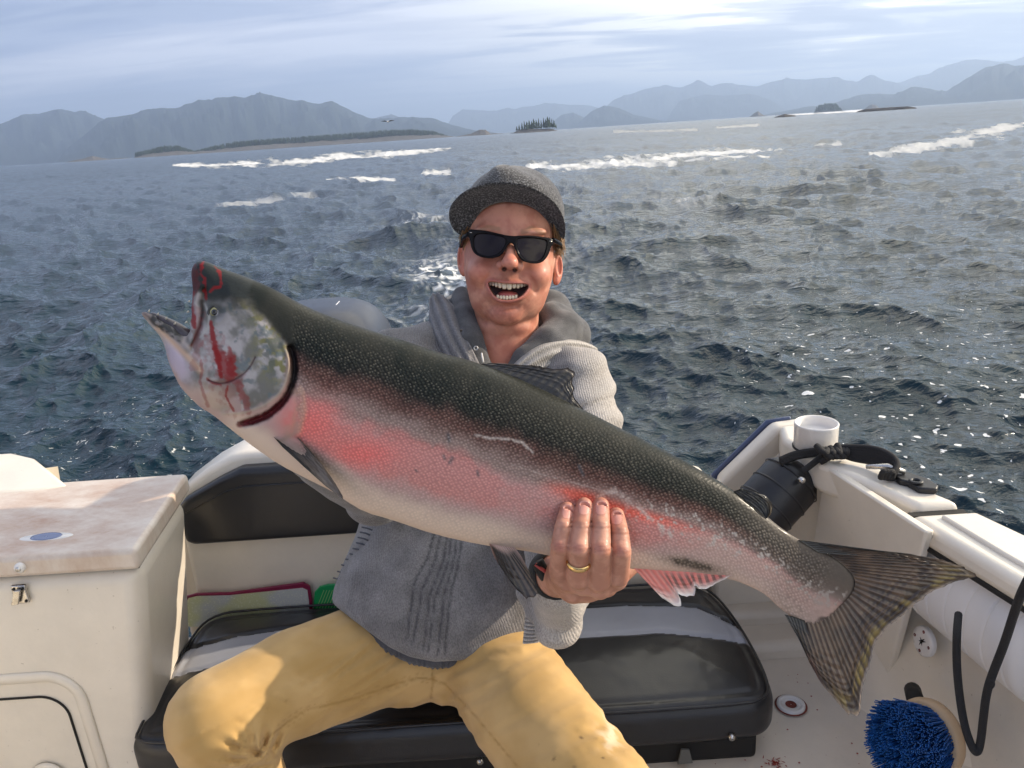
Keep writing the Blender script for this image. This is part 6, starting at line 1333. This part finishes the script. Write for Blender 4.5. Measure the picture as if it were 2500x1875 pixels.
# ---- trousers
H1, H2 = CC(945, 1588, 1.285), CC(1185, 1590, 1.275)
foldA = [(1010, 1560), (930, 1640), (900, 1700)]
def tr_fn(p):
    z = np.maximum(-p[:, 2], .3); u = 1250 + p[:, 0] / z * F; v = 937.5 - p[:, 1] / z * F
    # where along each leg
    l = chain(p, [H1, CC(722, 1664, 1.20), KL], [.088, .080, .066], .03); l = smin(l, chain(p, [CC(540, 1775, 1.105), AL], [.064, .050]), .028)
    r = chain(p, [H2, CC(1305, 1760, 1.14), KR], [.090, .086, .076], .03); r = smin(r, cap(p, KR, AR, .068, .052), .02)
    pel = ell(p, CC(1068, 1560, 1.34), (.165, .095, .12)); f = smin(smin(l, r, .02), pel, .04); f = smin(f, ell(p, CC(1056, 1632, 1.27), (.075, .042, .06)), .04)
    nz_ = fbm(p, 18, 3, 4)
    # drag folds from the crotch along the left thigh
    for k, (a, b2, am) in enumerate([((1010, 1585), (800, 1720), .0035), ((985, 1570), (850, 1650), .003), ((930, 1560), (770, 1690), .003), ((895, 1568), (720, 1695), .0025), ((860, 1590), (690, 1700), .0022), ((1030, 1640), (900, 1700), .002)]):
        d, t_ = pline(u, v, [a, ((a[0] + b2[0]) / 2 - 6, (a[1] + b2[1]) / 2 + 8), b2]); f = f + am * np.exp(-(d / 6) ** 2) * np.sin(np.pi * np.clip(t_ + .1, 0, 1)) - am * .6 * np.exp(-((d - 11) / 6) ** 2)
    for k in range(7):     # short wrinkles in the sunlit patch
        x0, y0 = 735 - 24 * k + 18 * (k % 2), 1648 + 19 * k; d, t_ = pline(u, v, [(x0 - 30, y0 - 6), (x0 + 10, y0 + 8), (x0 + 45, y0 + 24)]); f = f + .0030 * np.exp(-(d / 4.5) ** 2) * np.sin(np.pi * np.clip(t_, .05, 1))
    # bunched cloth in the hollow of the knee
    for pts, am, wd in (([(520, 1800), (575, 1822), (632, 1842)], .0065, 9), ([(505, 1840), (575, 1856), (650, 1850)], .006, 8), ([(566, 1775), (592, 1805), (622, 1838)], .006, 8), ([(612, 1765), (614, 1805), (630, 1838)], .006, 8), ([(655, 1752), (648, 1800), (640, 1834)], .006, 8), ([(700, 1760), (680, 1798), (664, 1830)], .005, 8), ([(490, 1872), (570, 1882), (655, 1868)], .006, 9)):
        d, t_ = pline(u, v, pts); f = f + am * np.exp(-(d / wd) ** 2) * sstep(0, .6, t_) - am * .8 * np.exp(-((d - wd * 1.6) / wd) ** 2) * sstep(0, .6, t_)
    for pts, am, wd in (([(1440, 1735), (1480, 1750), (1510, 1780)], .0022, 10), ([(1440, 1775), (1490, 1795), (1530, 1825)], .0022, 10), ([(1470, 1820), (1515, 1840), (1550, 1865)], .0022, 10), ([(1160, 1600), (1230, 1570), (1300, 1560)], .003, 9), ([(1120, 1640), (1190, 1600), (1260, 1590)], .0025, 9)):
        d, t_ = pline(u, v, pts); f = f + am * np.exp(-(d / wd) ** 2) * np.sin(np.pi * np.clip(t_, .05, .95)) - am * .6 * np.exp(-((d - wd * 1.7) / wd) ** 2)
    al = (u * .45 + v * .89) / 34; ac_ = (u * .89 - v * .45) / 260; f = f + .010 * np.abs(fbm(np.stack([al, ac_], -1), 1, 3, 9) - .5) * (1 + sstep(.2, .0, np.abs(u - 1060) / 900))
    for S_ in seams: f = f + .0016 * np.exp(-(pline(u, v, S_)[0] / 3.0) ** 2) * (z < 1.32)
    return f + (nz_ - .5) * .004
seams = [[(1054, 1625), (1056, 1660), (1053, 1705)], [(1056, 1658), (1020, 1655), (960, 1672), (880, 1700), (800, 1722), (745, 1735), (700, 1765), (655, 1800), (630, 1840), (600, 1875)], [(1056, 1658), (1085, 1668), (1140, 1725), (1200, 1795), (1262, 1870), (1300, 1910)]]
V, Qt = cam_nets(tr_fn, [CC(420, 1780, 1.1), CC(900, 1480, 1.42), CC(1320, 1500, 1.42), AL, AR, KR], .08, .0040, B=6, lip=1.9)
V = vsmooth(V, Qt, 1, .4); z = -V[:, 2]; u = (1250 + V[:, 0] / z * F).astype(np.float32); v = (937.5 - V[:, 1] / z * F).astype(np.float32); n1 = fbm(V, 18, 4, 2)
c = mixa(colr((.44, .275, .10)), colr((.53, .345, .145)), sstep(.3, .7, n1))
for S_ in seams: c = mixa(c, colr((.30, .17, .05)), .7 * g1(pline(u, v, S_)[0], 2.2) * (z < 1.32))
d, t_ = pline(u, v, seams[1]); c = mixa(c, colr((.34, .20, .07)), .5 * g1(d - 9, 1.6) * (np.sin(t_ * 190) > -.2) * (z < 1.32))
qq = np.random.default_rng(12)
for x_, y_, r_ in [(1352, 1850, 4.5), (1420, 1802, 3), (1318, 1818, 2.5), (1430, 1765, 2.5), (1470, 1850, 2.5), (1400, 1872, 3.5), (1330, 1805, 2)]: c = mixa(c, colr((.09, .05, .03)), .85 * sstep(r_, r_ * .5, np.hypot(u - x_, v - y_)))
for x_, y_, r_ in [(680, 1543, 4), (632, 1565, 5), (460, 1746, 2.5)]: c = mixa(c, colr((.65, .55, .42)), .8 * sstep(r_, r_ * .5, np.hypot(u - x_, (v - y_) * 2)))
c = mixa(c, colr((.34, .21, .09)), .35 * np.exp(-(np.hypot(u - 448, v - 1726) / 16) ** 2))
pale = np.exp(-((u - 1490) / 30) ** 2 - ((v - 1790) / 50) ** 2) * sstep(.45, .62, fbm(V, 60, 3, 7)); c = mixa(c, colr((.72, .62, .48)), np.clip(pale, 0, 1) * .6)
m_chino = mat('mustard_cotton', vcol=True, rough=.85, bump=(900, .35, .0008), spec=.2); m_chino.node_tree.nodes['Principled BSDF'].inputs['Sheen Weight'].default_value = .15
mesh_obj('trousers', to_world(V), Qt, m_chino, man, col=c)
m_shoe = mat('brown_shoe_leather', (.10, .06, .035), .5)
for A_ in (AL, AR):
    a = to_world(A_); f_ = lambda p, a=a: smin(chain(p, [a + [0, .02, -.03], a + [0, -.16, -.045]], [.046, .038], .02), np.abs(p[:, 2] - (a[2] - .065)) - .012 + 0 * p[:, 0] + np.maximum(0, np.hypot((p[:, 0] - a[0]) / .045, (p[:, 1] - a[1] + .07) / .14) - 1) * .1, .01)
    V, Qs = nets(lambda p: f_(p.astype(np.float32)), a - [.08, .26, .12], a + [.08, .10, .06], .006); mesh_obj('shoe', V, Qs, m_shoe, man)

# ---- sunglasses
fr_out = smooth_poly([(1000 + x / 3.016, 350 + y / 3.016) for x, y in [(432, 633), (500, 636), (560, 642), (640, 660), (715, 677), (760, 682), (830, 678), (900, 678), (980, 688), (1057, 700), (1062, 738), (1040, 765), (1028, 810), (1005, 848), (975, 878), (920, 888), (860, 878), (815, 855), (790, 815), (772, 760), (755, 735), (735, 735), (715, 765), (695, 805), (655, 838), (600, 850), (535, 842), (482, 818), (455, 775), (445, 715), (428, 672)]], 1)
l1 = smooth_poly([(1000 + x / 3.016, 350 + y / 3.016) for x, y in [(478, 668), (560, 660), (650, 676), (706, 694), (712, 722), (694, 770), (652, 814), (592, 836), (522, 824), (482, 796), (466, 735)]], 2)
l2 = smooth_poly([(1000 + x / 3.016, 350 + y / 3.016) for x, y in [(786, 702), (830, 695), (900, 694), (970, 704), (1012, 716), (1014, 742), (1000, 800), (985, 840), (955, 868), (905, 874), (855, 862), (812, 822), (790, 770)]], 2)
wf = lambda u: 140 - ((u - 1246) / 105) ** 2 * 34
def fr_fn(p):
    u, v, w = p[:, 0], p[:, 1], p[:, 2]; d = poly_sd(u, v, fr_out); d = smax(d, -np.minimum(poly_sd(u, v, l1), poly_sd(u, v, l2)) - .5, 1.5); q = np.abs(w - wf(u)) - 5.5 + 2; dd = d + 2
    f = np.minimum(np.maximum(dd, q), 0) + np.hypot(np.maximum(dd, 0), np.maximum(q, 0)) - 2; return f
V, Qs = nets(fr_fn, (1136, 552, 88), (1360, 652, 152), 1.25, lip=2.0)
m_frame = mat('black_acetate', (.005, .004, .005), .2, spec=.12); gl = mesh_obj('sunglasses', head_world(vsmooth(V, Qs, 1)), Qs, m_frame, label='black square framed sunglasses with dark lenses on the laughing man\'s face', cat='sunglasses')
m_lens = mat('dark_lens', (.010, .006, .010), .04, spec=.22)
for l_ in (l1, l2):
    def lf(p): return np.maximum(poly_sd(p[:, 0], p[:, 1], l_) - 1.0, np.abs(p[:, 2] - wf(p[:, 0]) - 1 + ((p[:, 1] - 600) / 60) ** 2 * 3) - 1.4)
    V, Qs = nets(lf, (l_[:, 0].min() - 4, l_[:, 1].min() - 4, 85), (l_[:, 0].max() + 4, l_[:, 1].max() + 4, 150), 1.3, lip=2.0); mesh_obj('lens', head_world(vsmooth(V, Qs, 2)), Qs, m_lens, gl)
for pts in ([(1144, 572, 108), (1132, 580, 70), (1127, 590, 20), (1126, 604, -20)], [(1350, 586, 108), (1362, 592, 70), (1370, 600, 20), (1369, 615, -20)]):
    V = head_world(np.array(smooth_line(pts, 3))); V, Fc = tube(V, .0042, 10); mesh_obj('temple_arm', V, Fc, m_frame, gl)
for u_, v_ in ((1150, 568), (1344, 589)):
    a = head_world(np.array([u_, v_, wf(u_) + 6.2])); V, Fc = tube([a - rt * .0022 + upv * .0006, a + rt * .0022 - upv * .0006], .0008, 6); mesh_obj('rivet', V, Fc, m_steel, gl)

# ---- ring and watch
rc = CC(1413.5, 1371, .7402); m_gold = mat('gold', (.72, .50, .22), .22, metal=1, var=(300, .1))
ax_r = CC(1414, 1338, .731) - CC(1412, 1412, .752); ax_r = ax_r / np.linalg.norm(ax_r); axw = ax_r[0] * rt + ax_r[1] * upv - ax_r[2] * fw
prof = [(.0108, -.0030), (.0114, -.0031), (.0121, -.0018), (.0123, 0), (.0121, .0018), (.0114, .0031), (.0106, .0030), (.0106, -.0030)]
V, Fc = lathe([(r_ * 1.03, h_) for r_, h_ in prof], to_world(rc), axw, 48); mesh_obj('wedding_ring', V, Fc, m_gold, label='plain gold ring on the ring finger of the hand gripping the fish', cat='ring')
a0 = wristp * .62 + CC(1385, 1410, .81) * .38; axk = (wristp - CC(1385, 1412, .79)); axk = axk / np.linalg.norm(axk); axk = axk[0] * rt + axk[1] * upv - axk[2] * fw
wt = empty('wrist_strap', to_world(wristp), 'black wrist strap with a red detail just below the ringed hand', 'strap')
V, Fc = lathe([(.0235, -.014), (.0262, -.013), (.0268, 0), (.0262, .013), (.0235, .014)], to_world(wristp), axk, 40); mesh_obj('band', V, Fc, mat('black_strap_web', (.012, .012, .012), .7, bump=(800, .6, .001)), wt)
V, Fc = tube(smooth_line([to_world(CC(1307, 1378, .822)), to_world(CC(1324, 1390, .820)), to_world(CC(1338, 1402, .822))], 2), .0024, 8); mesh_obj('red_detail', V, Fc, mat('red_nylon', (.45, .07, .06), .5), wt)
V, Fc = tube(smooth_line([to_world(CC(1312, 1372, .826)), to_world(CC(1334, 1412, .826)), to_world(CC(1372, 1428, .832)), to_world(CC(1392, 1430, .84))], 3), .0072, 10); mesh_obj('band_edge', V, Fc, m_dark, wt)
